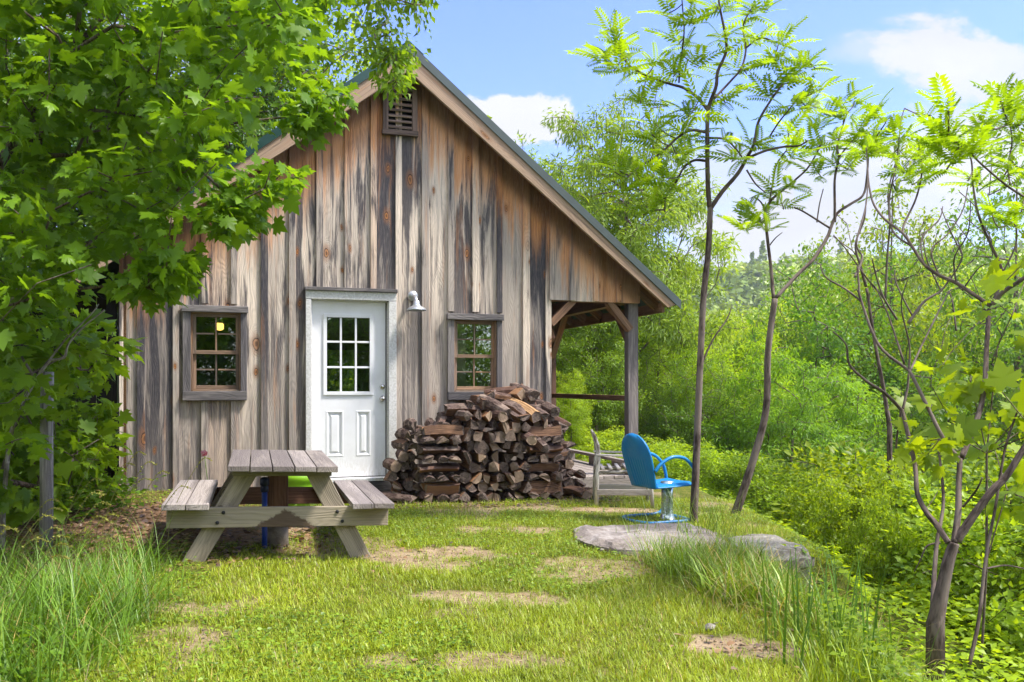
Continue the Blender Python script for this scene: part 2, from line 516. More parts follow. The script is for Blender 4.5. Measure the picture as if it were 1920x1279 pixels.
def log_mat(name, cols, kind):
    m, g = new_mat(name)
    bc = g.attr('bc', 'Vector')
    rr = g.node('ObjectInfo').outputs['Random']
    off = g.vadd(bc, g.node('CombineXYZ', {0: g.m('MULTIPLY', rr, 51.0), 1: g.m('MULTIPLY', rr, 17.0), 2: g.m('MULTIPLY', rr, 77.0)}).outputs[0])
    if kind == 'bark':
        n = g.noise(g.vmul(off, (55, 55, 13)), 1.0, 6, .7, .8)
        h = n
    elif kind == 'split':
        n = g.noise(g.vmul(off, (120, 120, 5)), 1.0, 5, .65)
        h = n
    else:
        n = g.noise(off, 38.0, 6, .7, .4)
        h = n
    big = g.noise(off, 7.0, 3, .5)
    col = g.mix(g.mr(n, .34, .66), cols[0], cols[1])
    col = g.mix(g.mr(big, .5, .68, 0, .7), col, cols[2])
    col = g.mix(g.mr(rr, .55, 1.0, 0, .75, False), col, cols[3])
    return finish(m, g, col, .92, g.bump(h, .9, .012), .1)


M['log_bark'] = log_mat('firewood_bark', [hexa('302522'), hexa('74625a'), hexa('978578'), hexa('5c4238')], 'bark')
M['log_split'] = log_mat('firewood_split_face', [hexa('4a372e'), hexa('8f6e57'), hexa('624c40'), hexa('a87c58')], 'split')
M['log_end'] = log_mat('firewood_sawn_end', [hexa('3f3531'), hexa('75675e'), hexa('5a4d47'), hexa('a89078')], 'end')
M['log_fresh'] = log_mat('firewood_fresh_split', [hexa('8a6848'), hexa('c09a72'), hexa('a8805c'), hexa('b08c66')], 'split')


def leaf_mat(name, trans=.38, hue=(1.0, 1.0, 1.0), spread=.35, obj=True, base=(.08, .16, .02), yellow=.25):
    """leaf colour: object colour, varied leaf by leaf; light passes through"""
    m, g = new_mat(name)
    rnd = g.attr('rnd')
    b = g.node('ObjectInfo').outputs['Color'] if obj else None
    src = b if b is not None else (*base, 1)
    lo = g.mix(1.0, src, (1 - spread, 1 - spread, 1 - spread * .6, 1), 'MULTIPLY')
    hi = g.mix(1.0, src, (1 + spread * 1.7, 1 + spread * 1.1, 1 + spread * .2, 1), 'MULTIPLY')
    col = g.mix(rnd, lo, hi)
    tcol = g.mix(1.0, col, (1.55, 1.35, .45, 1), 'MULTIPLY')
    pr = g.node('BsdfPrincipled', {'Base Color': col, 'Roughness': .42, 'Specular IOR Level': .35})
    tr = g.node('BsdfTranslucent', {'Color': tcol})
    mx = g.node('MixShader', {0: trans, 1: pr.outputs[0], 2: tr.outputs[0]})
    g.node('OutputMaterial', {0: mx.outputs[0]})
    return m


M['leaf'] = leaf_mat('foliage', .55)
M['leafsumac'] = leaf_mat('sumac_foliage', .58)
M['grass'] = leaf_mat('grass_blades', .3, spread=.45)
M['litter'] = leaf_mat('dry_leaves', .15, spread=.5)


def glass_mat():
    m, g = new_mat('window_glass')
    fr = g.node('Fresnel', {'IOR': 1.5})
    f = g.m('ADD', g.m('MULTIPLY', fr.outputs[0], 1.5), .10)
    tr = g.node('BsdfTransparent', {'Color': (.82, .86, .83)})
    gl = g.node('BsdfGlossy', {'Color': (.9, .95, .9), 'Roughness': .015})
    mx = g.node('MixShader', {0: f, 1: tr.outputs[0], 2: gl.outputs[0]})
    g.node('OutputMaterial', {0: mx.outputs[0]})
    return m


M['glass'] = glass_mat()


def emit_mat(name, col, st):
    m, g = new_mat(name)
    e = g.node('Emission', {'Color': col, 'Strength': st})
    g.node('OutputMaterial', {0: e.outputs[0]})
    return m


M['lampglow'] = emit_mat('warm_lamp_shade', (1.0, .55, .12), 1.1)

# ------------------------------------------------------------------ ground
RNG = np.random.default_rng(7)
random.seed(11)


def sstep(a, b, x):
    t = np.clip((x - a) / (b - a), 0, 1)
    return t * t * (3 - 2 * t)


def vnoise(x, y, s, seed=0):
    """cheap smooth value noise"""
    x = np.asarray(x, float) * s + seed * 13.7
    y = np.asarray(y, float) * s + seed * 7.3
    xi, yi = np.floor(x), np.floor(y)
    fx, fy = x - xi, y - yi
    fx = fx * fx * (3 - 2 * fx); fy = fy * fy * (3 - 2 * fy)

    def h(a, b):
        v = np.sin(a * 127.1 + b * 311.7 + seed * 74.7) * 43758.5453
        return v - np.floor(v)
    return (h(xi, yi) * (1 - fx) + h(xi + 1, yi) * fx) * (1 - fy) + (h(xi, yi + 1) * (1 - fx) + h(xi + 1, yi + 1) * fx) * fy


def edge_x(y):
    return np.interp(y, [-30, 0, 3.4, 4.4, 5.4, 6.4, 6.75, 7, 9, 12, 16], [-1, .9, 1.5, 1.6, 1.6, 1.7, 2.35, 2.45, 2.5, 2.35, 1.0])


def gz(x, y):
    x = np.asarray(x, float); y = np.asarray(y, float)
    d = np.maximum(x - edge_x(y), (y - 17.5) * .8)
    d = np.maximum(d, 0)
    drop = -10.0 * d * d / (d * d + 42) - .38 * sstep(0.0, .55, d)
    z = .05 - .02 * np.clip(x, -8, 4) + .03 * (vnoise(x, y, .9, 1) - .5) + drop
    z = z + .08 * sstep(-1.2, -3.5, x) * sstep(5, 7, y)
    rise = sstep(75, 330, y) * (37.0 + .075 * np.clip(x, -100, 260))
    hump = 3.0 * (vnoise(x, y, .018, 3) - .5) * sstep(70, 160, y)
    return z + rise + hump


def gz1(x, y):
    return float(gz(np.array([x]), np.array([y]))[0])


def dirt_amount(x, y):
    """0 = full lawn, 1 = bare earth"""
    n = vnoise(x, y, 1.5, 5) * .55 + vnoise(x, y, 4.2, 6) * .45
    d = sstep(.64, .84, n) * .8
    for cx, cy, rx, ry, a in [(-.55, 6.3, .6, .45, .8), (.0, 7.6, .8, .25, .75), (.0, 5.2, .55, .22, .7), (.62, 6.1, .5, .6, .65), (1.15, 4.25, .35, .2, 1.0),
                              (-1.35, 6.7, .5, .5, .6), (-.2, 4.0, .6, .14, .6), (1.0, 8.9, 1.3, .16, .9), (-2.6, 7.2, .9, .8, 1.0), (-3.3, 7.2, 1.1, 1.0, 1.0), (-.4, 8.6, .6, .3, .6)]:
        q = ((x - cx) / rx) ** 2 + ((y - cy) / ry) ** 2 + 1.3 * (vnoise(x, y, 3.4, 9) - .5) + .9 * (vnoise(x, y, 11, 10) - .5)
        d = np.maximum(d, min(1, a * 1.2) * sstep(1.0, .62, q))
    return d


def warp_axis(lo, hi, c, n, k):
    t = np.linspace(-1, 1, n)
    s = np.sinh(k * t) / np.sinh(k)
    return np.where(s < 0, c + s * (c - lo), c + s * (hi - c))


gx = warp_axis(-420, 520, 0, 300, 6.4)
gy = warp_axis(-90, 720, 6, 320, 6.0)
GX, GY = np.meshgrid(gx, gy)
gv = np.stack([GX.ravel(), GY.ravel(), gz(GX.ravel(), GY.ravel())], 1)
nx, ny = len(gx), len(gy)
ii = np.arange(ny - 1)[:, None] * nx + np.arange(nx - 1)[None, :]
q = np.stack([ii, ii + 1, ii + nx + 1, ii + nx], -1).reshape(-1, 4)
gt = np.concatenate([q[:, [0, 1, 2]], q[:, [0, 2, 3]]])


def ground_mat():
    m, g = new_mat('earth_and_thatch')
    o = g.node('TexCoord').outputs['Object']
    d = g.attr('dirt')
    n1 = g.noise(o, 9, 6, .65); n2 = g.noise(o, 55, 5, .7); n3 = g.noise(o, 1.1, 4, .6)
    soil = g.mix(g.mr(n1, .35, .65), hexa('8f7a5e'), hexa('b09a7c'))
    soil = g.mix(g.mr(n2, .45, .7, 0, .6), soil, hexa('5d4a38'))
    turf = g.mix(g.mr(n1, .35, .65), hexa('4d5a1c'), hexa('6b6a2c'))
    turf = g.mix(g.mr(n2, .5, .7, 0, .5), turf, hexa('7a6d45'))
    forest = g.mix(g.mr(n1, .4, .6), hexa('33451a'), hexa('4a5a22'))
    col = g.mix(d, turf, soil)
    lit = g.attr('litter')
    lcol = g.mix(g.mr(n1, .35, .65), hexa('4d3a2c'), hexa('7a5c45'))
    col = g.mix(g.m('MULTIPLY', lit, g.mr(n2, .3, .6, .5, 1)), col, lcol)
    col = g.mix(g.attr('far'), col, forest)
    return finish(m, g, col, .95, g.bump(g.m('ADD', n2, n1), .8, .02), .1)


far = np.maximum(sstep(.3, 2.0, gv[:, 0] - edge_x(gv[:, 1])), sstep(17, 20, gv[:, 1]))
lit = sstep(-1.9, -2.6, gv[:, 0]) * sstep(5.2, 6.2, gv[:, 1])
g_me = np_mesh('ground', gv, gt, ground_mat(), None, {'dirt': dirt_amount(gv[:, 0], gv[:, 1]), 'far': far, 'litter': lit})
g_me.polygons.foreach_set('use_smooth', np.ones(len(gt), bool))
tag(link('ground', g_me), kind='structure')

# ------------------------------------------------------------------ cabin
TH = R(17.5)
UX, UY = math.cos(TH), math.sin(TH)
DX, DY = -1.864, 9.78


def hw(s, y, z=0.0):
    """house frame (along wall, depth behind the wall, height) to world"""
    return Vector((DX + s * UX - y * UY, DY + s * UY + y * UX, z))


RS, RZ, SLR, SLL = .63, 5.22, .82, .765
EL, ER = -2.9, 4.07


def zr(s):
    return RZ - (SLR * (s - RS) if s > RS else SLL * (RS - s))


def wt(s):
    return zr(s) - .13


WL, WR, PR = -2.41, 2.458, 3.644
DEPTH = 5.4
cabin = empty('cabin', hw(0, 0), TH, 'weathered board and batten cabin with white door and green metal roof', 'cabin')
LW = (-1.783, -1.121, 1.168, 2.197)
RW = (1.145, 1.819, 1.155, 2.18)
DO = (-.43, .447, .235, 2.31)


def hole(w): return (w[0] + .075, w[1] - .06, w[2] + .1, w[3] - .06)


HOLES = [hole(LW), hole(RW), DO]


def boards(mb, cuts, y0, y1, zb, holes, over=0.0, dcap=None):
    for a, b in zip(cuts[:-1], cuts[1:]):
        rn = random.random()
        a2, b2 = a - over, b + over
        xs = sorted({a2, b2, *[h[0] for h in holes if a2 < h[0] < b2], *[h[1] for h in holes if a2 < h[1] < b2]} | ({RS} if a2 < RS < b2 else set()))
        for x0, x1 in zip(xs[:-1], xs[1:]):
            xm = (x0 + x1) / 2
            iv, cur = [], zb + random.uniform(-.006, .006)
            hs = sorted([h for h in holes if h[0] < xm < h[1]], key=lambda h: h[2])
            for h in hs:
                iv.append((cur, h[2])); cur = h[3]
            iv.append((cur, None))
            for lo, hi in iv:
                if hi is None:
                    out = [(x0, lo), (x1, lo), (x1, wt(x1)), (x0, wt(x0))]
                else:
                    if hi - lo < .02: continue
                    out = [(x0, lo), (x1, lo), (x1, hi), (x0, hi)]
                dl = (lambda v, hi=hi: max(0, (wt(v[0]) - v[2]) if hi is None else 3.0))
                # split in two in height so the tone below the roof stays a short band
                if hi is None and min(wt(x0), wt(x1)) - lo > 1.6:
                    za, zc = wt(x0) - 1.4, wt(x1) - 1.4
                    mb.poly_prism([(x0, lo), (x1, lo), (x1, zc), (x0, za)], y0, y1, 0, rn, dtf=lambda v: max(1.4, wt(v[0]) - v[2]))
                    mb.poly_prism([(x0, za), (x1, zc), (x1, wt(x1)), (x0, wt(x0))], y0, y1, 0, rn, dtf=dl)
                else:
                    mb.poly_prism(out, y0, y1, 0, rn, dtf=dl)


BAT = [-2.199, -1.853, -1.56, -1.256, -.934, -.635, -.335, -.018, .274, .566, .881, 1.19, 1.492, 1.792, 2.132]
fw = MB()
cuts = [WL] + [b + random.uniform(-.012, .012) for b in BAT] + [WR]
boards(fw, cuts, 0.0, .026, .17, HOLES)
cabin_wall = fw.build('plank_wall', M['siding'], cabin)
trimholes = [(LW[0] - .0, LW[1] + .0, LW[2] - .0, LW[3] + .03), (RW[0], RW[1], RW[2], RW[3] + .03), (-.49, .535, .1, 2.445)]
bm_ = MB()
BATW = [.075, .06, .07, .065, .075, .07, .07, .075, .065, .07, .08, .07, .075, .065, .085]
for x, w in zip(BAT, BATW):
    w *= 1.05
    hs = []
    for h in trimholes:
        if h[0] - .02 < x < h[1] + .02: hs.append((x - w, x + w, h[2], h[3]))
    boards(bm_, [x - w / 2, x + w / 2], -.029, -.0005, .17, hs)
boards(bm_, [WL - .005, WL + .035], -.021, -.0005, .17, [])
boards(bm_, [WR - .075, WR], -.021, -.0005, .17, [])
bm_.build('battens', M['siding'], cabin, bevel=.003)
# gable boards over the porch, hanging proud of the wall
pg = MB()
pc = [WR - .03, 2.711, 3.034, 3.34, PR]
boards(pg, pc, -.05, -.024, 2.376, [])
for x in pc[1:-1]:
    boards(pg, [x - .035, x + .035], -.071, -.0505, 2.38, [])
pg.build('porch_gable', M['siding'], cabin, bevel=.003)
# hidden walls, floor, ceiling of the room
iw = MB()
BWIN = (.12, .72, 1.15, 1.95)
for a, b, c_, d in [(WL, WR, .2, BWIN[2]), (WL, WR, BWIN[3], 3.0), (WL, BWIN[0], BWIN[2], BWIN[3]), (BWIN[1], WR, BWIN[2], BWIN[3])]:
    iw.box(((a + b) / 2, DEPTH, (c_ + d) / 2), (b - a, .05, d - c_))
iw.box((WL + .04, DEPTH / 2, 1.55), (.05, DEPTH, 2.8), axis=1)
iw.box((WR - .04, DEPTH / 2, 1.7), (.05, DEPTH, 3.1), axis=1)
iw.box(((WL + WR) / 2, DEPTH / 2, .19), (WR - WL - .1, DEPTH - .1, .06), axis=1)
iw.box(((WL + WR) / 2, DEPTH / 2, 3.05), (WR - WL - .1, DEPTH - .1, .04), axis=1)
iw.build('room', M['inside'], cabin)
bwb = MB()
bwb.poly_prism([(WL, 3.0), (WR, 3.0), (WR, wt(WR)), (RS, wt(RS)), (WL, wt(WL))], DEPTH - .03, DEPTH + .03)
bwb.build('back_gable', M['siding'], cabin)
# sill beam
sb = MB()
sb.box(((WL - .49) / 2, .04, .10), (-.49 - WL, .12, .13), axis=0)
sb.box(((WR + .54) / 2, .04, .10), (WR - .54, .12, .13), axis=0)
sb.box(((WL + WR) / 2, .5, -.05), (WR - WL - .2, .1, .3), axis=0)
sb.build('base_beam', M['trim'], cabin)
# roof: two slopes of ribbed metal with edge trim, rake boards
Y0, Y1 = -.3, DEPTH + .35


def slope(e, sgn):
    mb = MB()
    t = .055
    mb.poly_prism([(RS, RZ), (RS, RZ - t), (e, zr(e) - t), (e, zr(e))][::1 if sgn > 0 else -1], Y0, Y1)
    L = 0
    k = 0
    while Y0 + .1 + k * .23 < Y1:          # standing ribs
        y = Y0 + .1 + k * .23
        a, b = Vector((RS, y, RZ + .008)), Vector((e, y, zr(e) + .008))
        mb.beam(a, b, .03, .018, up=(0, 0, 1))
        k += 1
    return mb


slope(ER, 1).build('roof_slope', M['roof'], cabin)
slope(EL, -1).build('roof_slope', M['roof'], cabin)
rc = MB()
for e in (RS + .17, RS - .17):
    rc.poly_prism([(RS, RZ + .028), (RS, RZ + .02), (e, zr(e) + .02), (e, zr(e) + .028)][::1 if e > RS else -1], Y0 - .012, Y1)
rc.build('ridge_cap', M['roof'], cabin)
for e, mt in ((ER + .012, 'roof_skylit'), (EL - .012, 'roof')):
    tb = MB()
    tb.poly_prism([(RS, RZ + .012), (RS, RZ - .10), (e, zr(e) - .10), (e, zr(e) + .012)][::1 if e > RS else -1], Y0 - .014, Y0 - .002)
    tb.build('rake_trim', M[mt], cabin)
for e, e2 in ((ER - .05, ER - .16), (EL + .05, EL + .15)):
    rb = MB()
    rb.poly_prism([(RS, RZ - .085), (RS, RZ - .315), (e2, zr(e2) - .315 + (.09 if e > 0 else .06)), (e, zr(e) - .1)][::1 if e > RS else -1], Y0 + .005, Y0 + .045, 0, .12,
                  bcf=lambda v: (v[2] + .8 * abs(v[0] - RS), v[1], v[0]))
    rb.build('rake_board', M['rake'], cabin, bevel=.004)
    so = MB()      # soffit between the rake board and the wall
    so.poly_prism([(RS, RZ - .10), (RS, RZ - .125), (e2, zr(e2) - .125), (e2, zr(e2) - .10)][::1 if e > RS else -1], Y0 + .047, -.03, 0, .3,
                  bcf=lambda v: (v[1], v[2], v[0]))
    so.build('soffit', M['timber'], cabin)
rf = MB()
rf.box((ER - .1, (Y0 + Y1) / 2 + .1, zr(ER - .1) - .15), (.035, Y1 - Y0 - .3, .13), axis=1)
for k in range(10):
    y = .1 + k * .6
    rf.beam((WR, y, zr(WR) - .15), (ER - .12, y, zr(ER - .12) - .15), .05, .12)
rf.build('rafters', M['timber'], cabin)

# louvred vent
vent = MB()
vx0, vx1, vz0, vz1 = .379, .78, 4.235, 4.81
fwid = .06
vent.box(((vx0 + fwid / 2), -.036, (vz0 + vz1) / 2 + .03), (fwid, .05, vz1 - vz0 - .06))
vent.box(((vx1 - fwid / 2), -.036, (vz0 + vz1) / 2 + .03), (fwid, .05, vz1 - vz0 - .06))
vent.box(((vx0 + vx1) / 2, -.036, vz1 - .03), (vx1 - vx0 - 2 * fwid, .046, .06), axis=0)
vent.box(((vx0 + vx1) / 2, -.044, vz0 + .03), (vx1 - vx0 + .02, .065, .06), axis=0)
vo = vent.build('louvre_vent', M['ventwood'], cabin, bevel=.004)
vb = MB()
vb.box(((vx0 + vx1) / 2, -.004, (vz0 + vz1) / 2), (vx1 - vx0 - .05, .004, vz1 - vz0 - .05))
vb.build('shade_backing', M['black'], vo)  # black sheet paints the dark of the opening behind the slats
for k in range(7):
    sl = MB()
    sl.box(((vx0 + vx1) / 2, -.036, vz0 + .10 + k * .066), (vx1 - vx0 - 2 * fwid - .005, .062, .014), Matrix.Rotation(R(35), 3, 'X'), axis=0)
    sl.build('slat', M['ventwood'], vo)


# windows
def window(w, lower_pale):
    s0, s1, z0, z1 = w
    h = hole(w)
    fo = empty('window', ((s0 + s1) / 2, 0, z0)); fo.parent = cabin
    o_ = Vector(fo.location)
    for x_, w_ in ((s0 + .04, .08), (s1 - .033, .066)):
        MB().box((x_, -.03, (z0 + z1) / 2 + .02), (w_, .04, z1 - z0 - .16)).build('casing', M['trim'], fo, bevel=.004, loc=-o_)
    hb = MB().box(((s0 + s1) / 2, -.042, z1 - .032), (s1 - s0 + .02, .075, .07), axis=0, jit=.004)
    hb.build('head_trim', M['trim'], fo, bevel=.005, loc=-o_)
    sb_ = MB().box(((s0 + s1) / 2, -.04, z0 + .052), (s1 - s0, .07, .10), axis=0, jit=.003)
    sb_.build('sill', M['trim'], fo, bevel=.005, loc=-o_)
    jb = MB()
    jb.box((h[0] + .012, .03, (h[2] + h[3]) / 2), (.024, .07, h[3] - h[2]))
    jb.box((h[1] - .012, .03, (h[2] + h[3]) / 2), (.024, .07, h[3] - h[2]))
    jb.box(((h[0] + h[1]) / 2, .03, h[3] - .01), (h[1] - h[0] - .048, .066, .02), axis=0)
    jb.box(((h[0] + h[1]) / 2, .025, h[2] + .012), (h[1] - h[0] - .048, .075, .024), axis=0)
    jb.build('jamb', M['sash'], fo, loc=-o_)
    a, b = h[0] + .026, h[1] - .026
    zm = (h[2] + h[3]) / 2 - .01
    for (lo, hi, y) in ((zm - .015, h[3] - .022, .03), (h[2] + .026, zm + .02, .055)):
        sa = MB()
        t = .032
        sa.box((a + t / 2, y, (lo + hi) / 2), (t, .026, hi - lo))
        sa.box((b - t / 2, y, (lo + hi) / 2), (t, .026, hi - lo))
        sa.box(((a + b) / 2, y, hi - t / 2), (b - a - 2 * t, .026, t), axis=0)
        sa.box(((a + b) / 2, y, lo + .02), (b - a - 2 * t, .028, .04), axis=0)
        sa.box(((a + b) / 2, y, (lo + hi) / 2), (.017, .022, hi - lo - .07))
        for q in (-1, 1):
            sa.box(((a + b) / 2 + q * (b - a) / 4, y + .001, (lo + hi) / 2 + .004), ((b - a) / 2 - t - .008, .02, .016), axis=0)
        sa.build('sash', M['sash'], fo, bevel=.002, loc=-o_)
        pa = MB().box(((a + b) / 2, y + .003, (lo + hi) / 2), (b - a - .04, .003, hi - lo - .05))
        pa.build('pane', M['glass'], fo, loc=-o_)
    return fo


window(LW, False)
window(RW, True)

# door with its white frame
fr = MB()
fr.box((-.46, -.03, 1.27), (.058, .055, 2.07)); fr.box((.49, -.03, 1.27), (.088, .055, 2.07))
fr.box((.022, -.03, 2.357), (1.024, .057, .094), axis=0)
fr.box((-.424, .045, 1.27), (.014, .09, 2.06)); fr.box((.441, .045, 1.27), (.014, .09, 2.06)); fr.box((.008, .045, 2.306), (.85, .088, .016), axis=0)
fro = fr.build('door_frame', M['whitetrim'], cabin, bevel=.003)
MB().box((.022, -.044, 2.424), (1.045, .09, .04), axis=0, jit=.004).build('head_trim', M['trim'], fro, bevel=.004)
MB().box((.022, -.02, .255), (1.01, .12, .038), axis=0).build('threshold', M['white'], fro, bevel=.004)
MB().box((.03, -.03, .168), (1.02, .10, .12), axis=0, jit=.004).build('step_block', M['trim'], fro, bevel=.004)
MB().box((.428, .052, 1.29), (.012, .02, 2.0)).box((.006, .052, .277), (.83, .03, .008)).build('weather_seal', M['darkgrey'], fro)
dx0, dx1, dz0, dz1 = -.416, .421, .284, 2.297
gx0, gx1, lz0, lz1 = -.262, .25, 1.25, 2.125
dr = MB()
yb, yf = .085, .045


def dbox(x0, x1, z0, z1, y0=yf, y1=yb):
    dr.box(((x0 + x1) / 2, (y0 + y1) / 2, (z0 + z1) / 2), (x1 - x0, y1 - y0, z1 - z0))


dbox(dx0, gx0, dz0, dz1); dbox(gx1, dx1, dz0, dz1); dbox(gx0, gx1, lz1, dz1)
PNL = [(-.258, -.061), (.078, .274)]
dbox(gx0, gx1, 1.045, lz0)
dbox(gx0, gx1, dz0, .515)
dbox(-.061, .078, .515, 1.045)
dbox(-.262, .25, .515, 1.045, .062, .085)
door = dr.build('door', M['white'], cabin)
for a, b in ((-.262, -.061), (.078, .25)):
    p_ = MB()
    o_ = []
    a, b = a, b
    for ins, y in ((0.0, .0445), (.012, .040), (.022, .0445), (.036, .060), (.05, .060), (.066, .0465)):
        o_.append([(a + ins, y, .515 + ins), (b - ins, y, .515 + ins), (b - ins, y, 1.045 - ins), (a + ins, y, 1.045 - ins)])
    vs = sum(o_, [])
    fs = []
    for r_ in range(len(o_) - 1):
        for k in range(4):
            fs.append((r_ * 4 + k, r_ * 4 + (k + 1) % 4, (r_ + 1) * 4 + (k + 1) % 4, (r_ + 1) * 4 + k))
    l_ = (len(o_) - 1) * 4
    fs.append((l_, l_ + 1, l_ + 2, l_ + 3))
    p_.add(vs, fs).build('door_panel', M['white'], door)
lt = MB()
for x0, x1, z0, z1, y0 in [(gx0 - .028, gx0 + .012, lz0 - .028, lz1 + .028, .033), (gx1 - .012, gx1 + .028, lz0 - .028, lz1 + .028, .033)]:
    lt.box(((x0 + x1) / 2, y0 + .006, (z0 + z1) / 2), (x1 - x0, .022, z1 - z0))
for z0, z1 in [(lz0 - .028, lz0 + .012), (lz1 - .012, lz1 + .028)]:
    lt.box(((gx0 + gx1) / 2, .039, (z0 + z1) / 2), (gx1 - gx0 - .025, .022, z1 - z0))
W3, H3 = (gx1 - gx0) / 3, (lz1 - lz0) / 3
for k in (1, 2):
    lt.box((gx0 + k * W3, .05, (lz0 + lz1) / 2), (.022, .016, lz1 - lz0 - .03))
for j in range(3):
    for k in (1, 2):
        lt.box((gx0 + (j + .5) * W3, .05, lz0 + k * H3), (W3 - .023, .015, .022))
lto = lt.build('window_grid', M['white'], door, bevel=.003)
MB().box(((gx0 + gx1) / 2, .066, (lz0 + lz1) / 2), (gx1 - gx0, .004, lz1 - lz0)).build('pane', M['glass'], door)
RX = Matrix.Rotation(R(90), 3, 'X')
kb = MB().lathe([(.033, 0), (.033, .006), (.014, .01), (.012, .03), (.022, .036), (.028, .05), (.024, .064), (.0, .068)], (.385, .045, 1.178), 18, 0, RX)
kb.build('door_knob', M['brass'], door)
kb = MB().lathe([(.031, 0), (.031, .008), (.024, .018), (.018, .022), (.0, .023)], (.385, .045, 1.316), 18, 0, RX)
kb.build('deadbolt', M['brass'], door)

# porch
PZ = .19
pp = MB().box((3.575, .065, (PZ + 2.5) / 2), (.135, .13, 2.5 - PZ), jit=.003)
pp.build('porch_post', M['greypost'], cabin, bevel=.006)
MB().box((3.575, 3.05, (PZ + 2.4) / 2), (.135, .13, 2.4 - PZ)).build('porch_post', M['timber'], cabin, bevel=.006)
MB().box((WR + .07, 3.05, 1.5), (.12, .13, 2.6)).build('porch_post', M['timber'], cabin, bevel=.006)
MB().box(((WR + PR) / 2, .045, 2.47), (PR - WR, .13, .19), axis=0).build('porch_beam', M['timber'], cabin)
MB().box((3.565, 1.62, 2.50), (.13, 2.98, .22), axis=1).build('porch_beam', M['timber'], cabin)
MB().box(((WR + PR) / 2, 3.05, 2.51), (PR - WR - .15, .12, .2), axis=0).build('porch_beam', M['timber'], cabin)
for a, b in (((WR - .0, .03, 2.09), (WR + .30, .03, 2.39)), ((3.535, .03, 2.04), (3.235, .03, 2.39)), ((3.565, .12, 1.93), (3.565, .56, 2.40)),
             ((3.565, 2.99, 1.78), (3.565, 2.42, 2.41)), ((WR + .05, .14, 1.9), (WR + .05, .6, 2.4))):
    MB().beam(a, b, .085, .10, up=(0, 1, 0) if a[1] == b[1] else (1, 0, 0)).build('knee_brace', M['timber'], cabin, bevel=.004)
MB().box((3.565, 1.56, 1.165), (.05, 2.86, .07), axis=1).build('porch_rail', M['timber'], cabin, bevel=.004)
dk = MB()
nb = 9
for k in range(nb):
    wd = (3.72 - WR - .02) / nb
    dk.box((WR + .02 + wd * (k + .5), 1.6, PZ - .018), (wd - .008, 3.2 + random.uniform(-.02, .02), .036), axis=1)
dk.box(((WR + 3.72) / 2, .02, PZ - .11), (3.70 - WR, .05, .145), axis=0)
dk.box((3.68, 1.6, PZ - .11), (.05, 3.1, .14), axis=1)
dk.build('porch_deck', M['deck'], cabin, bevel=.003)
MB().box((3.42, .16, -.02), (.18, .2, .12), axis=0).build('foundation_block', M['concrete'], cabin)
MB().box((2.9, 1.5, -.25), (1.2, 2.9, .3)).build('under_deck', M['black'], cabin)  # solid black box paints the shade of the gap below the deck
kr = MB()
kr.box((3.66, 1.65, PZ + .135), (.09, 2.7, .04), axis=1)
for y in (.7, 1.5, 2.4):
    kr.box((3.66, y, PZ + .058), (.085, .16, .112), axis=1)
kr.build('deck_kerb', M['deck'], cabin, bevel=.004)

# curtain behind the lower right window, lamp in the room
cu = MB()
n = 40
vs = [(1.29 + .12 * k / n, .16 + .018 * math.sin(k * 1.25), z) for z in (1.2, 2.1) for k in range(n + 1)]
cu.add(vs, [(k, k + 1, n + 2 + k, n + 1 + k) for k in range(n)], smooth=True)
tag(cu.build('curtain', M['curtain']), 'pale pleated curtain hanging inside the window right of the door', 'curtain')
co = bpy.data.objects['curtain']; co.location = hw(0, 0); co.rotation_euler = (0, 0, TH)
sm = co.modifiers.new('thickness', 'SOLIDIFY'); sm.thickness = .004
pl_ = empty('pendant_lamp', hw(-1.43, 1.0, 2.045), TH, 'small glowing orange pendant lamp seen inside the left window', 'lamp')
MB().lathe([(.0, .05), (.03, .045), (.046, .02), (.046, -.03), (.03, -.045), (0, -.05)], n=16).build('bulb', M['lampglow'], pl_)
MB().tube([(0, 0, .05), (0, 0, .98)], .006, 6).build('cord', M['darkgrey'], pl_)
MB().lathe([(.02, .08), (.16, .045), (.17, .03), (.16, .04)], n=20).build('lamp_shade', M['brass'], pl_)

# barn lamp on the wall
wl = empty('wall_lamp', hw(.729, -.022, 2.38), TH, 'galvanised barn lamp on the plank wall right of the door', 'lamp')
pm = MB().lathe([(.062, 0), (.062, .012), (.052, .024), (.045, .03), (.0, .034)], n=22, rot=RX)
pm.build('mounting_plate', M['galv'], wl)
MB().lathe([(.02, .03), (.034, .038), (.03, .055), (.0, .06)], n=14, rot=RX).build('hub', M['galv'], wl)
ap = []
for k in range(9):
    a = k / 8 * R(80)
    ap.append((.01 * k / 8, -.05 - .13 * math.sin(a), -.005 - .10 * (1 - math.cos(a))))
MB().tube(ap, .022, 10).build('arm', M['galv'], wl)
MB().lathe([(.022, .0), (.036, -.01), (.04, -.045), (.05, -.062), (.085, -.078), (.108, -.10), (.113, -.118), (.109, -.118), (.08, -.088), (.0, -.07)], (.012, -.178, -.07), 26).build('lamp_shade', M['galv'], wl)

# open woodshed in the shade left of the cabin
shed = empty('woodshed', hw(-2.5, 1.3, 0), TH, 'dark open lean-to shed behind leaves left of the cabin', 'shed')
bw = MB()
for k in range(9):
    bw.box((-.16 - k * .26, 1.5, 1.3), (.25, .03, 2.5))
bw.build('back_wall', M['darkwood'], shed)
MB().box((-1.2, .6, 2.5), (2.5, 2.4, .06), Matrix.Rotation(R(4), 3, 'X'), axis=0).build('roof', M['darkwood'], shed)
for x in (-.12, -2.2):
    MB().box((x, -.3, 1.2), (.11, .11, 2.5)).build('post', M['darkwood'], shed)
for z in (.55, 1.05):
    MB().box((-1.2, 1.1, z), (2.2, .5, .04), axis=0).build('shelf', M['darkwood'], shed)

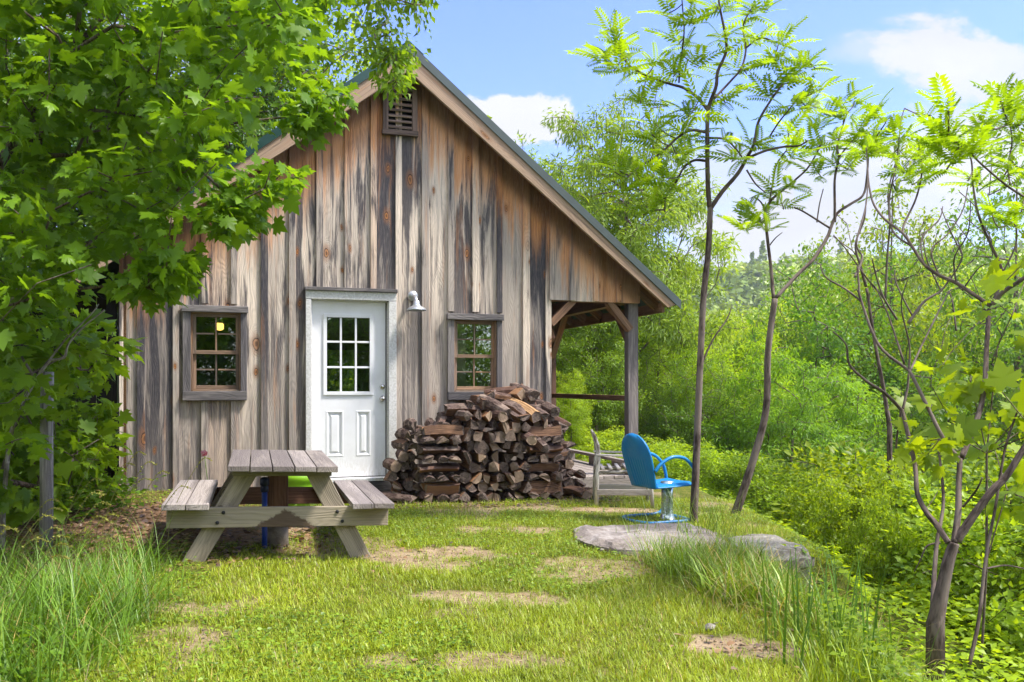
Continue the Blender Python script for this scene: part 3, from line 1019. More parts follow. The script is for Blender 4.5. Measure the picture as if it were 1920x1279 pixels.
# ------------------------------------------------------------------ picnic table
def wp(px, py, Y):
    return Vector(((px - 960) / F * Y, Y, CAMH - (py - 720) / F * Y))


def kids(o): return [c for c in bpy.data.objects if c.parent == o]


TYAW = R(16.8)
tf_ = wp(525.5, 872, 5.95)
tcx = tf_.x - .775 * math.sin(TYAW)
tcy = tf_.y + .775 * math.cos(TYAW)
table = empty('picnic_table', (tcx, tcy, .075), TYAW, 'weathered grey wooden picnic table with attached benches on the lawn', 'picnic table')
table.rotation_euler = (0, R(1.9), TYAW)
TOPZ = .70
# local: x across (right +), y away, z up
tt = MB()
pw = .752 / 5
for k in range(5):
    tt.box((-.376 + pw * (k + .5), random.uniform(-.006, .006), TOPZ - .02), (pw - .007, 1.55, .04), Matrix.Rotation(random.uniform(-.012, .012), 3, 'Y'), axis=1, jit=.0015)
tt.build('tabletop', M['table'], table, bevel=.004)
for y in (-.60, .60, 0):
    MB().box((0, y, TOPZ - .063), (.69, .04, .042), axis=0).build('cleat', M['tableleg'], table, bevel=.003)
for sx in (-1, 1):
    for y in (-.56, .56):
        l = MB()
        top, bot = Vector((sx * .235, y, TOPZ - .05)), Vector((sx * .60, y, -.02))
        d = (bot - top)
        # legs cut level at both ends
        w = .155
        out = [(top.x - w / 2, top.z), (top.x + w / 2, top.z), (bot.x + w / 2, bot.z), (bot.x - w / 2, bot.z)]
        ang = math.atan2(d.x, -d.z)
        l.poly_prism(out, y - .02, y + .02, 0, None, bcf=lambda v, a=ang: (v[0] * math.cos(a) + v[2] * math.sin(a) + sx * 3, v[1] + y * 5, -v[0] * math.sin(a) + v[2] * math.cos(a)))
        l.build('leg', M['tableleg'], table, bevel=.004)
for y, mt in ((-.605, 'stained'), (.605, 'redwood')):
    cb = MB().box((0, y, .325), (1.53, .042, .142), axis=0)
    cb.build('crossbeam', M[mt], table, bevel=.004)
for sx in (-1, 1):
    for dz in (-.035, .035):
        MB().lathe([(0, 0), (.013, 0), (.013, .006), (.009, .010), (0, .010)], (sx * (.412 + .54 * -dz), -.626, .325 + dz), 8, 0, RX).build('bolt', M['darkgrey'], table)
for sx in (-1, 1):
    be = MB()
    for k in (-1, 1):
        be.box((sx * .635 + k * .076, random.uniform(-.02, .01), .418), (.146, 1.55, .04), Matrix.Rotation(random.uniform(-.015, .015), 3, 'Y'), axis=1, jit=.002)
    be.build('bench', M['table'], table, bevel=.004)

# stump post with its concrete foot, blue pipe and green pot under / behind the table
px_ = wp(521, 1030, 6.62)
st = empty('stump_post', (px_.x, px_.y, gz1(px_.x, px_.y)), 0, 'brown wooden post on a concrete foot under the table top', 'post')
MB().box((0, 0, .42), (.15, .15, .46), Matrix.Rotation(.3, 3, 'Z')).build('post', M['redwood'], st, bevel=.006)
MB().lathe([(.079, -.05), (.082, .02), (.078, .16), (.0, .165)], n=20).build('concrete_foot', M['concrete'], st)
MB().lathe([(.084, .16), (.086, .165), (.086, .23), (.0, .235)], n=20).build('black_band', M['darkgrey'], st)
px_ = wp(496, 1034, 6.5)
bp = empty('blue_pipe', (px_.x, px_.y, gz1(px_.x, px_.y)), 0, 'upright blue pipe with dark fitting under the picnic table', 'pipe')
MB().tube([(0, 0, -.05), (0, 0, .47)], .02, 12).build('pipe', M['bluepipe'], bp)
MB().lathe([(.021, .43), (.030, .435), (.030, .47), (.024, .48), (.034, .485), (.034, .53), (.02, .545), (0, .545)], n=14).build('fitting', mat_plain('dark_blue_fitting', hexa('101c3c'), .4), bp)
px_ = wp(557, 950, 8.6)
gp = empty('flower_pot', (px_.x, px_.y, gz1(px_.x, px_.y)), 0, 'lime green plastic flower pot standing behind the picnic table', 'flower pot')
MB().lathe([(0, .0), (.13, .0), (.165, .20), (.168, .24), (.185, .25), (.188, .335), (.178, .335), (.17, .28), (0, .27)], n=30).build('pot', M['lime'], gp)
MB().lathe([(.168, .262), (.0, .28)], n=20).build('soil', M['darkwood'], gp)
# small pink flower in front of the planks
fp = wp(383, 850, 8.3)
fl = empty('pink_flower', (fp.x, fp.y, gz1(fp.x, fp.y)), 0, 'single pink and white flower on a thin stem before the planks', 'flower')
hgt = fp.z - gz1(fp.x, fp.y)
MB().tube([(0.05, 0, 0), (.03, 0, hgt * .5), (0, 0, hgt)], .003, 5).build('stem', M['stem'], fl)
pt = MB()
for k in range(11):
    a = k * 2.399
    r_ = .028
    c_ = Vector((math.cos(a) * r_ * .7, math.sin(a) * r_ * .7, hgt + random.uniform(-.02, .02)))
    pt.add([c_ + Vector((-.014, 0, -.012)), c_ + Vector((.012, -.01, -.014)), c_ + Vector((.015, -.012, .014)), c_ + Vector((-.012, .006, .016))], [(0, 1, 2, 3)])
pt.build('petals', M['pink'], fl)

# old fence post left
px_ = wp(86, 1000, 6.15)
fpz = gz1(px_.x, px_.y)
fpost = MB().tube([(0, 0, -.2), (.005, 0, .4), (.0, .01, .9), (.012, 0, 1.27)], [.048, .046, .045, .044], 10).build('fence_post', M['fencewood'], None, loc=(px_.x, px_.y, fpz))
tag(fpost, 'weathered grey round fence post among the maple leaves', 'fence post')

# ------------------------------------------------------------------ firewood
SCL = {}


def log_mesh(kind, L, r, seed):
    """one split or round log, axis along y, centred; slots: bark, split face, sawn end"""
    rs = random.Random(seed)
    out, tags = [], []           # outline points + tag of the edge after each point (0 bark, 1 split)
    if kind == 'round':
        n = 12
        out = [(r * math.cos(2 * math.pi * k / n) * rs.uniform(.93, 1.07), r * .92 * math.sin(2 * math.pi * k / n) * rs.uniform(.93, 1.07)) for k in range(n)]
        tags = [0] * n
    elif kind == 'half':
        n = 8
        out = [(r * math.cos(math.pi * k / (n - 1)), -r * .35 + r * .95 * math.sin(math.pi * k / (n - 1)) * rs.uniform(.95, 1.05)) for k in range(n)]
        tags = [0] * (n - 1) + [1]
    elif kind == 'quarter':
        n = 6
        a0 = rs.uniform(1.35, 1.75)
        out = [(0, -r * .62)] + [(r * 1.25 * math.cos(math.pi / 2 - a0 / 2 + a0 * k / (n - 1)), -r * .62 + r * 1.35 * math.sin(math.pi / 2 - a0 / 2 + a0 * k / (n - 1))) for k in range(n)]
        tags = [1] + [0] * (n - 1) + [1]
    elif kind == 'wedge':
        out = [(-r * .8, -r * .6), (r * .9, -r * .75), (r * .75, r * .45), (r * .1, r * .85), (-r * .65, r * .5)]
        out = [(x * rs.uniform(.85, 1.1), z * rs.uniform(.85, 1.1)) for x, z in out]
        tags = [1, 1, 0, 0, 1]
    else:           # slab
        out = [(-r * 1.1, -r * .35), (r * 1.05, -r * .4), (r * 1.0, r * .25), (0, r * .45), (-r * 1.0, r * .3)]
        tags = [1, 1, 0, 0, 1]
    n = len(out)
    m_ = MB()
    ns = 7
    vs, bc = [], []
    tw = rs.uniform(-.12, .12); bx = rs.uniform(-.03, .03); bz = rs.uniform(-.02, .02)
    for i in range(ns):
        t = i / (ns - 1)
        y = (t - .5) * L
        s_ = 1 + rs.uniform(-.06, .06)
        a = tw * (t - .5)
        cx, cz = bx * math.sin(math.pi * t), bz * math.sin(math.pi * t)
        for x, z in out:
            j = rs.uniform(-.06, .06) * r
            X, Z = x * s_ + j, z * s_ + rs.uniform(-.06, .06) * r
            yy = y + (rs.uniform(-.02, .02) if i in (0, ns - 1) else 0)
            vs.append((X * math.cos(a) - Z * math.sin(a) + cx, yy, X * math.sin(a) + Z * math.cos(a) + cz))
            bc.append((x, z, y))
    for i in range(ns - 1):
        for k in range(n):
            k2 = (k + 1) % n
            m_.add([], [])
            m_.f.append((i * n + k, (i + 1) * n + k, (i + 1) * n + k2, i * n + k2)); m_.mi.append(tags[k]); m_.smooth.append(False)
    m_.f.append(tuple(range(n))); m_.mi.append(2); m_.smooth.append(False)
    m_.f.append(tuple((ns - 1) * n + k for k in range(n - 1, -1, -1))); m_.mi.append(2); m_.smooth.append(False)
    m_.v = vs; m_.bc = bc; m_.rn = [rs.random()] * len(vs); m_.dt = [9.0] * len(vs)
    return m_.mesh('firewood_' + kind, [M['log_bark'], M['log_split'], M['log_end']])


LOGS = {}
for kd_ in ('round', 'half', 'quarter', 'wedge', 'slab'):
    LOGS[kd_] = [log_mesh(kd_, .42, .066, len(kd_) * 31 + q * 7) for q in range(5)]
fresh = log_mesh('wedge', .42, .07, 991); fresh.materials[1] = M['log_fresh']; fresh.materials[0] = M['log_fresh']
fresh2 = log_mesh('quarter', .42, .072, 993); fresh2.materials[1] = M['log_fresh']
LR = random.Random(5)
NLOG = 0


def log(s, off, z, along, label, group, kind=None, roll=None, pitch=0, yaw=0, sc=1.0, me=None):
    """off = metres in front of the wall; along 0 = end facing out, 1 = lying parallel to the wall"""
    global NLOG
    kind = kind or LR.choice(['half', 'quarter', 'wedge', 'quarter', 'round', 'half', 'wedge'])
    o = bpy.data.objects.new('firewood_log', me or LR.choice(LOGS[kind]))
    COL.objects.link(o)
    p = hw(s, -off, z)
    o.location = p
    roll = LR.uniform(-.5, .5) if roll is None else roll
    rot = Matrix.Rotation(TH + yaw + (R(90) if along else 0) + LR.uniform(-.05, .05), 3, 'Z') @ Matrix.Rotation(pitch, 3, 'X') @ Matrix.Rotation(roll, 3, 'Y')
    o.rotation_euler = rot.to_euler()
    k = sc * LR.uniform(.92, 1.08)
    o.scale = (k, LR.uniform(.9, 1.06), k)
    tag(o, label, 'firewood log', group)
    NLOG += 1
    return o


GW = 'split firewood logs in the pile by the wall'


def front_z(s): return gz1(*hw(s, -.95)[:2])


# criss-cross end stacks, left and right
for side, s0, s1, nl in (('left', .66, 1.10, 8), ('right', 1.83, 2.27, 8)):
    sm_ = (s0 + s1) / 2
    for k in range(nl):
        z = front_z(sm_) + .05 + .104 * k
        if k % 2 == (1 if side == 'left' else 1):
            lab = f'long barked log lying across the {side} criss-cross end of the pile'
            for off in (.87, .74, .58):
                log(sm_ + LR.uniform(-.02, .02), off, z, 1, lab if off > .8 else f'log lying crosswise behind the front one in the {side} pile end', GW, 'half' if off > .8 else None,
                    roll=LR.choice([R(60), R(100), R(20)]) if off > .8 else None, sc=1.0 if k % 4 == 1 else .8)
        else:
            for q in range(3):
                s = s0 + .075 + q * .147 + LR.uniform(-.012, .012)
                log(s, .74, z, 0, f'log end facing out between crosswise logs in the {side} pile end', GW, LR.choice(['half', 'half', 'quarter', 'wedge']), sc=1.02)
# middle, ends facing out
for k in range(9):
    z = .045 + .112 * k
    n = 6
    for q in range(n):
        s = 1.16 + (q + (.5 if k % 2 else 0)) * .119 + LR.uniform(-.02, .02)
        if s > 1.84: continue
        log(s, .72 + LR.uniform(-.05, .08), front_z(s) + z + LR.uniform(-.015, .015), 0,
            'dark split log end-on in the middle of the pile', GW, roll=LR.uniform(-3.1, 3.1), sc=LR.uniform(.95, 1.2), yaw=LR.uniform(-.12, .12))
# second row nearer the wall, ends showing at both sides
for k in range(8):
    z = .05 + .108 * k
    for s, lim in ((.44, 4), (.55, 7), (.63, 8), (2.36, 8), (2.48, 6), (2.6, 3), (2.72, 1)):
        if k < lim:
            log(s + LR.uniform(-.03, .03), .42 + LR.uniform(-.06, .06), front_z(s) + z, 0, ('log in the low back row at the door end of the pile' if s < 1 else 'log in the stepped back row at the deck end of the pile'), GW,
                roll=LR.uniform(-3, 3), yaw=LR.uniform(-.2, .2))
for k, s in enumerate((2.42, 2.56)):
    log(s, .78, front_z(s) + .07, 0, 'loose split log on the gravel at the deck end of the pile', GW, 'quarter', roll=1.9 + k, yaw=.3 - .5 * k, sc=1.15)
log(.42, .8, front_z(.4) + .05, 0, 'loose dark log on the ground at the door end of the pile', GW, 'half', yaw=.7)
log(.22, .5, front_z(.2) + .05, 0, 'dark log lying against the step of the door', GW, 'quarter', yaw=1.0)
# tumbled heap on top
heap = []
for k in range(4):
    z = .88 + .10 * k
    lo, hi = (.62 + .30 * k, 2.36 - .12 * k)
    n = int((hi - lo) / .115)
    for q in range(n):
        s = lo + (q + .5) * (hi - lo) / n + LR.uniform(-.03, .03)
        zz = z - .16 * max(0, 1.5 - s) + (-.2 * max(0, s - 2.0))
        off = .62 - .08 * k + LR.uniform(-.06, .08)
        along = 1 if LR.random() < .25 and k > 0 else 0
        log(s, off, front_z(1.5) + zz + LR.uniform(-.02, .03), along, 'log tumbled on the loose heap that tops the pile', GW,
            roll=LR.uniform(-3, 3), yaw=LR.uniform(-.55, .45), pitch=LR.uniform(-.05, .38) if not along else LR.uniform(-.15, .15), sc=LR.uniform(.95, 1.2))
for (px, py, off, kd_, yaw, pitch, me, lab, al, sc) in [
    (927, 762, .78, 'round', .55, .38, None, 'barky round log sloping down at the top front of the pile', 0, 1.15),
    (950, 775, .80, 'quarter', .65, .42, None, 'long dark split log slanting beside the barky round one', 0, 1.1),
    (968, 768, .74, 'slab', .6, .4, None, 'ridged slab of bark sloping across the top of the pile', 0, 1.3),
    (982, 768, .76, 'wedge', .35, .35, fresh, 'freshly split tan log, left of the two pale ones on the pile', 0, 1.1),
    (1004, 772, .74, 'quarter', .2, .3, fresh2, 'freshly split tan log, right of the two pale ones on the pile', 0, 1.1),
    (866, 772, .62, 'quarter', .1, .05, None, 'big dark split chunk standing out on the left shoulder', 1, 1.45),
    (952, 741, .5, 'slab', .1, .1, None, 'rusty brown slab lying under the window sill on the pile', 1, 1.1),
    (982, 735, .5, 'round', .3, .2, None, 'topmost knotty round log crowning the wood pile', 0, 1.2),
    (1024, 765, .6, 'round', .2, .2, None, 'flaky barked log on the right shoulder of the heap', 0, 1.0),
    (1042, 790, .55, 'half', .4, .2, None, 'grey log on the right slope of the heap', 0, 1.0),
    (1008, 830, .86, 'wedge', .1, .25, None, 'short pale end log jutting out right of centre', 0, 1.0),
    (985, 820, .9, 'round', .0, .1, None, 'reddish round log end jutting out of the pile', 0, .95),
    (1030, 848, .8, 'slab', .0, .0, None, 'pale grey slab bridging the right end of the pile', 1, 1.2),
    (860, 815, .75, 'half', -.2, .1, None, 'pale backed half log lying on the left shoulder', 1, 1.05),
    (820, 820, .75, 'quarter', -.3, .12, None, 'barked log lying along the left shoulder edge', 1, 1.1),
]:
    # point of the pile face seen at this spot
    k_ = (px - 960) / F
    ox, oy = DX + off * UY, DY - off * UX
    s = (oy * k_ - ox) / (UX - UY * k_)
    Y = oy + UY * s
    log(s, off, CAMH - (py - 720) / F * Y, al, lab, GW, kd_, yaw=yaw, pitch=pitch, me=me, sc=sc, roll=LR.uniform(-.3, .3))

# ------------------------------------------------------------------ blue metal lawn chair
cp = wp(1240, 984, 8.35)
chair = empty('lawn_chair', (cp.x, cp.y, gz1(cp.x, cp.y)), R(27), 'blue metal lawn chair with rounded back facing the valley', 'chair')
# local: +x is forward (seat), y across, z up
chair.scale = (.94, .94, .95)


def sheet(fn, nu, nv, th, name, mat, parent):
    m_ = MB()
    vs = [fn(i / nu, j / nv) for i in range(nu + 1) for j in range(nv + 1)]
    fs = [(i * (nv + 1) + j, (i + 1) * (nv + 1) + j, (i + 1) * (nv + 1) + j + 1, i * (nv + 1) + j + 1) for i in range(nu) for j in range(nv)]
    o = m_.add(vs, fs, smooth=True).build(name, mat, parent)
    s = o.modifiers.new('solid', 'SOLIDIFY'); s.thickness = th; s.offset = 0
    return o


def back_fn(u, v):
    # u up, v across
    z = .35 + .54 * u
    t = u
    hwid = .195 + .04 * math.sin(min(1, t / .6) * math.pi / 2)
    if t > .55: hwid *= math.sqrt(max(.0, 1 - ((t - .55) / .45) ** 2.4)) * 1.0
    hwid = max(hwid, .002)
    y = (v * 2 - 1) * hwid
    x = -.20 - .17 * u - .02 * math.cos(v * math.pi * 2) * (1 - u) - .035 * (1 - (v * 2 - 1) ** 2)
    if .06 < u < .55 and .2 < v < .8: x += .004 * math.sin(v * 70)
    return (x, y, z)


sheet(back_fn, 30, 44, .02, 'backrest', M['blue'], chair)
rim = MB()
rp = [Vector(back_fn(u / 30, 0)) for u in range(31)] + [Vector(back_fn(1 - u / 30, 1)) for u in range(31)]
rim.tube(rp, .014, 8).build('back_rim', M['blue'], chair)


def seat_fn(u, v):
    x = -.20 + .46 * u
    w = .225 - .02 * (1 - u)
    r = 1.0
    if u > .85: w *= math.sqrt(max(0, 1 - ((u - .85) / .15) ** 2 * .25))
    y = (v * 2 - 1) * w
    z = .385 - .03 * math.sin(u * math.pi) * (1 - (v * 2 - 1) ** 2) + .015 * u
    if u > .93: z -= .03 * (u - .93) / .07
    if v < .04 or v > .96: z -= .03
    return (x, y, z)


sheet(seat_fn, 24, 26, .014, 'seat', M['blue'], chair)


def smooth_path(pts, n=40):
    pts = [Vector(p) for p in pts]
    res = []
    for i in range(len(pts) - 1):
        p0, p1, p2, p3 = pts[max(i - 1, 0)], pts[i], pts[i + 1], pts[min(i + 2, len(pts) - 1)]
        k = max(2, n // (len(pts) - 1))
        for j in range(k):
            t = j / k
            res.append(.5 * ((2 * p1) + (-p0 + p2) * t + (2 * p0 - 5 * p1 + 4 * p2 - p3) * t * t + (-p0 + 3 * p1 - 3 * p2 + p3) * t ** 3))
    res.append(pts[-1])
    return res


for sy in (-1, 1):
    arm = smooth_path([(-.26, sy * .25, .53), (-.20, sy * .258, .60), (-.06, sy * .262, .665), (.10, sy * .262, .645), (.215, sy * .258, .54), (.25, sy * .25, .42), (.25, sy * .245, .36)], 48)
    MB().tube(arm, .017, 10).build('armrest', M['blue'], chair)
for sy in (-1, 1):
    leg = smooth_path([(.25, sy * .245, .36), (.235, sy * .27, .2), (.21, sy * .26, .07), (.13, sy * .26, .022), (-.1, sy * .26, .02), (-.28, sy * .25, .02)], 40)
    MB().tube(leg, .016, 10).build('leg', M['blue'], chair)
ring = [(-.28 + -.10 * math.sin(a), .25 * math.cos(a), .02) for a in np.linspace(0, math.pi, 16)]
MB().tube(ring, .016, 10).build('base_rail', M['blue'], chair)
ring = [(.14 + .06 * math.sin(a), .26 * math.cos(a), .022) for a in np.linspace(0, math.pi, 16)]
MB().tube(ring, .016, 10).build('base_rail', M['blue'], chair)
px_ = wp(1251, 972, 8.42)
ped = MB().lathe([(.085, 0), (.07, .015), (.058, .06), (.056, .22), (.062, .37), (.0, .372)], n=24).build('metal_pipe', M['galvbright'], None, loc=(px_.x, px_.y, gz1(px_.x, px_.y)))
tag(ped, 'shiny galvanised metal pipe standing under the blue seat', 'pipe')

# ------------------------------------------------------------------ rustic chair
rp_ = wp(1118, 962, 9.15)
rch = empty('rustic_chair', (rp_.x, rp_.y, gz1(rp_.x, rp_.y)), R(-3), 'grey rustic wooden chair frame left of the blue chair', 'chair')
for y in (0, .48):
    MB().tube([(.0, y, -.02), (.01, y, .35), (.025, y, .52), (.015, y, .66), (-.035, y, .80)], [.024, .023, .023, .021, .014], 9).build('back_post', M['birchbark'], rch)
    MB().tube([(.60, y, -.02), (.585, y, .2), (.57, y, .40)], [.02, .022, .022], 8).build('front_leg', M['chairwood'], rch)
    MB().box((.29, y - .012, .155), (.57, .026, .062), axis=0).build('stretcher', M['chairwood'], rch, bevel=.004)
    MB().box((.29, y, .545), (.60, .05, .02), Matrix.Rotation(R(2), 3, 'Y'), axis=0).build('armrest', M['chairwood'], rch, bevel=.003)
    MB().tube([(.02, y, .36), (.58, y, .39)], .02, 8).build('seat_rail', M['birchbark'], rch)
for k in range(6):
    MB().box((.07 + k * .085, .24, .405 + .003 * k), (.035, .54, .018), axis=1).build('seat_slat', M['chairwood'], rch, bevel=.003)

# ------------------------------------------------------------------ stones


def stone(name, loc, dims, seed, mat, label, cat='stone', rz=0, flat=.5, sub=5):
    bm = bmesh.new()
    bmesh.ops.create_icosphere(bm, subdivisions=sub, radius=1)
    rs = np.random.default_rng(seed)
    pl = [(Vector(rs.normal(size=3)).normalized(), rs.uniform(.62, .9)) for _ in range(14)] + [(Vector((0, 0, 1)), flat)]
    for v in bm.verts:
        for nrm, d in pl:
            e = v.co.dot(nrm) - d
            if e > 0: v.co -= nrm * e * .92
        n_ = math.sin(v.co.x * 9 + seed) * math.sin(v.co.y * 8 + seed * 2) * math.sin(v.co.z * 11) + .7 * math.sin(v.co.x * 23 + seed) * math.sin(v.co.y * 19 + 1) + .5 * math.sin(v.co.z * 31 + v.co.x * 7)
        v.co += v.co.normalized() * n_ * .028
        v.co.x *= dims[0]; v.co.y *= dims[1]; v.co.z *= dims[2]
    me = bpy.data.meshes.new(name)
    bm.to_mesh(me); bm.free()
    me.materials.append(mat)
    o = link(name, me, None, loc, rz)
    return tag(o, label, cat)




def ledge(name, c, size, seed, mat, label, rz, tilt=0):
    """broken block of bedded rock with ragged edges"""
    bm = bmesh.new()
    bmesh.ops.create_cube(bm, size=2)
    bmesh.ops.subdivide_edges(bm, edges=bm.edges[:], cuts=22, use_grid_fill=True)
    xs = np.array([v.co[:] for v in bm.verts])
    def n3(sc, sd_): return (vnoise(xs[:, 0] * size[0] + 9, xs[:, 1] * size[1] + xs[:, 2] * size[2] * .8, sc, sd_) - .5)
    r = np.maximum(np.abs(xs[:, 0]), np.abs(xs[:, 1]))
    rnd_ = 1 - .16 * (xs[:, 0] ** 2) * (xs[:, 1] ** 2)                  # knocked-off corners
    out = xs.copy()
    out[:, 0] *= rnd_ * (1 + .30 * n3(1.6, seed) + .14 * n3(5, seed + 1) - .05 * (np.floor(xs[:, 2] * 3.3 + n3(2, 3)) % 2))
    out[:, 1] *= rnd_ * (1 + .30 * n3(1.7, seed + 2) + .14 * n3(5, seed + 3) - .05 * (np.floor(xs[:, 2] * 3.3 + n3(2, 3)) % 2))
    out[:, 2] += np.where(xs[:, 2] > .9, .22 * n3(2.2, seed + 4) + .10 * n3(7, seed + 5) - .22 * sstep(.78, 1.0, r), 0) + .04 * n3(14, seed + 6)
    for v, p in zip(bm.verts, out): v.co = (p[0] * size[0], p[1] * size[1], p[2] * size[2] + tilt * p[0] * size[0])
    me = bpy.data.meshes.new(name)
    bm.to_mesh(me); bm.free()
    me.materials.append(mat)
    return tag(link(name, me, None, c, rz), label, 'rock')


a = wp(1215, 1010, 7.3)
ledge('rock_slab', (a.x + .02, a.y - .17, gz1(a.x, a.y) - .125), (.58, .56, .22), 3, M['rock'], 'pale rock slab with a broken dark front face before the blue chair', R(6))
a = wp(1415, 1040, 6.95)
ledge('stone_block', (a.x, a.y, -.25), (.36, .46, .30), 12, M['rock2'], 'squared lichened stone block at the edge of the drop', R(14))
a = wp(1130, 1047, 6.65)
stone('small_stone', (a.x, a.y, gz1(a.x, a.y) + .01), (.035, .03, .03), 5, M['rock2'], 'small pale stone on the dirt left of the rock slab', 'stone', 0, .8, 2)
a = wp(1331, 1197, 4.55)
stone('small_stone', (a.x, a.y, gz1(a.x, a.y) + .015), (.035, .03, .03), 6, M['rock2'], 'small pale stone on the lawn by the red soil', 'stone', 0, .8, 2)

# ------------------------------------------------------------------ vegetation tools
def norm(a): return a / np.maximum(np.linalg.norm(a, axis=-1, keepdims=True), 1e-9)


def frames(dirs, nrm):
    Y = norm(dirs)
    Z = norm(nrm - Y * np.sum(nrm * Y, -1, keepdims=True))
    return np.cross(Y, Z), Y, Z


def inst(tv, tt, Pn, dirs, nrm, S, W=None):
    """copies of a small template (x across, y along, z up) -> verts, tris"""
    X, Y, Z = frames(dirs, nrm)
    S = np.broadcast_to(np.asarray(S, float), (len(Pn),))[:, None, None]
    w = 1.0 if W is None else np.asarray(W)[:, None, None]
    v = Pn[:, None, :] + S * (tv[None, :, 0:1] * w * X[:, None, :] + tv[None, :, 1:2] * Y[:, None, :] + tv[None, :, 2:3] * Z[:, None, :])
    t = tt[None] + (np.arange(len(Pn)) * len(tv))[:, None, None]
    return v.reshape(-1, 3), t.reshape(-1, 3)


KITE = (np.array([(0, 0, 0), (.27, .42, .07), (0, 1, -.1), (-.27, .42, .07), (0, .45, 0)], float), np.array([(0, 1, 4), (1, 2, 4), (0, 4, 3), (4, 2, 3)]))
KITE2 = (np.array([(0, 0, 0), (.29, .42, .09), (0, 1, -.08), (-.29, .42, .09)], float), np.array([(0, 1, 2), (0, 2, 3)]))
NARROW = (np.array([(0, 0, 0), (.13, .4, .05), (0, 1, -.22), (-.13, .4, .05)], float), np.array([(0, 1, 2), (0, 2, 3)]))
_h = [(.04, -.03), (.13, -.11), (.36, -.12), (.27, .07), (.55, .20), (.49, .29), (.56, .44), (.34, .38), (.36, .62), (.19, .58), (.15, .70)]
_o = [(0, 0)] + _h + [(0, 1.0)] + [(-x, y) for x, y in _h[::-1]]
_mv = [(0, .28, .03)] + [(x, y, -.22 * (x * x + (y - .3) ** 2) + .05 * abs(x)) for x, y in _o]
MAPLE = (np.array(_mv, float), np.array([(0, k + 1, (k + 1) % len(_o) + 1) for k in range(len(_o))]))
# low count maple leaf for the inside of the crown
_ol = [(0, 0), (.34, -.1), (.27, .08), (.54, .3), (.35, .38), (.3, .62), (0, 1.0), (-.3, .62), (-.35, .38), (-.54, .3), (-.27, .08), (-.34, -.1)]
MAPLE2 = (np.array([(0, .28, .03)] + [(x, y, -.2 * (x * x + (y - .3) ** 2)) for x, y in _ol], float), np.array([(0, k + 1, (k + 1) % len(_ol) + 1) for k in range(len(_ol))]))


def sumac_leaf():
    v, t = [], []
    n = 9

    def rach(s): return np.array((0, s, .14 * s - .34 * s * s))
    for k in range(6):       # midrib
        a, b = rach(k / 6), rach((k + 1) / 6)
        i = len(v)
        v += [a + (-.006, 0, 0), a + (.006, 0, 0), b + (.005, 0, 0), b + (-.005, 0, 0)]
        t += [(i, i + 1, i + 2), (i, i + 2, i + 3)]
    for k in range(n):
        s = .16 + .80 * k / (n - 1)
        L = .27 * (1 - .5 * abs(k / (n - 1) - .45) ** 1.5)
        for sg in (-1, 1):
            a = rach(s)
            d = np.array((sg * .86, .42 + .25 * k / n, -.16)); d /= np.linalg.norm(d)
            w = np.array((-sg * d[1], sg * d[0], 0))* .047
            mid = a + d * L * .42 + (0, 0, .012)
            i = len(v)
            v += [a, mid + w, a + d * L + (0, 0, -.03), mid - w]
            t += [(i, i + 1, i + 2), (i, i + 2, i + 3)]
    a = rach(.98); i = len(v)
    v += [a, a + (.035, .09, 0), a + (0, .22, -.07), a + (-.035, .09, 0)]
    t += [(i, i + 1, i + 2), (i, i + 2, i + 3)]
    return np.array(v), np.array(t)


SUMAC = sumac_leaf()


def tubes_np(p0, p1, r0, r1, n=6):
    d = norm(p1 - p0)
    ref = np.where(np.abs(d[:, 2:3]) > .9, np.array([[1., 0, 0]]), np.array([[0, 0, 1.]]))
    u = norm(np.cross(d, ref)); w = np.cross(d, u)
    a = np.linspace(0, 2 * math.pi, n, endpoint=False)
    ring = u[:, None, :] * np.cos(a)[None, :, None] + w[:, None, :] * np.sin(a)[None, :, None]
    v = np.concatenate([p0[:, None] + ring * r0[:, None, None], p1[:, None] + ring * r1[:, None, None]], 1)
    t = []
    for k in range(n):
        k2 = (k + 1) % n
        t += [(k, k2, n + k2), (k, n + k2, n + k)]
    t = np.array(t)[None] + (np.arange(len(p0)) * 2 * n)[:, None, None]
    bc = np.concatenate([p0[:, None] + ring * r0[:, None, None], p1[:, None] + ring * r1[:, None, None]], 1)
    return v.reshape(-1, 3), t.reshape(-1, 3)


def wood_mesh(name, v, t, mat):
    me = np_mesh(name, v, t, mat)
    a = me.attributes.new('bc', 'FLOAT_VECTOR', 'POINT')
    n = len(me.vertices)
    co = np.empty(n * 3, np.float32); me.vertices.foreach_get('co', co)
    a.data.foreach_set('vector', co)
    me.polygons.foreach_set('use_smooth', np.ones(len(me.polygons), bool))
    return me


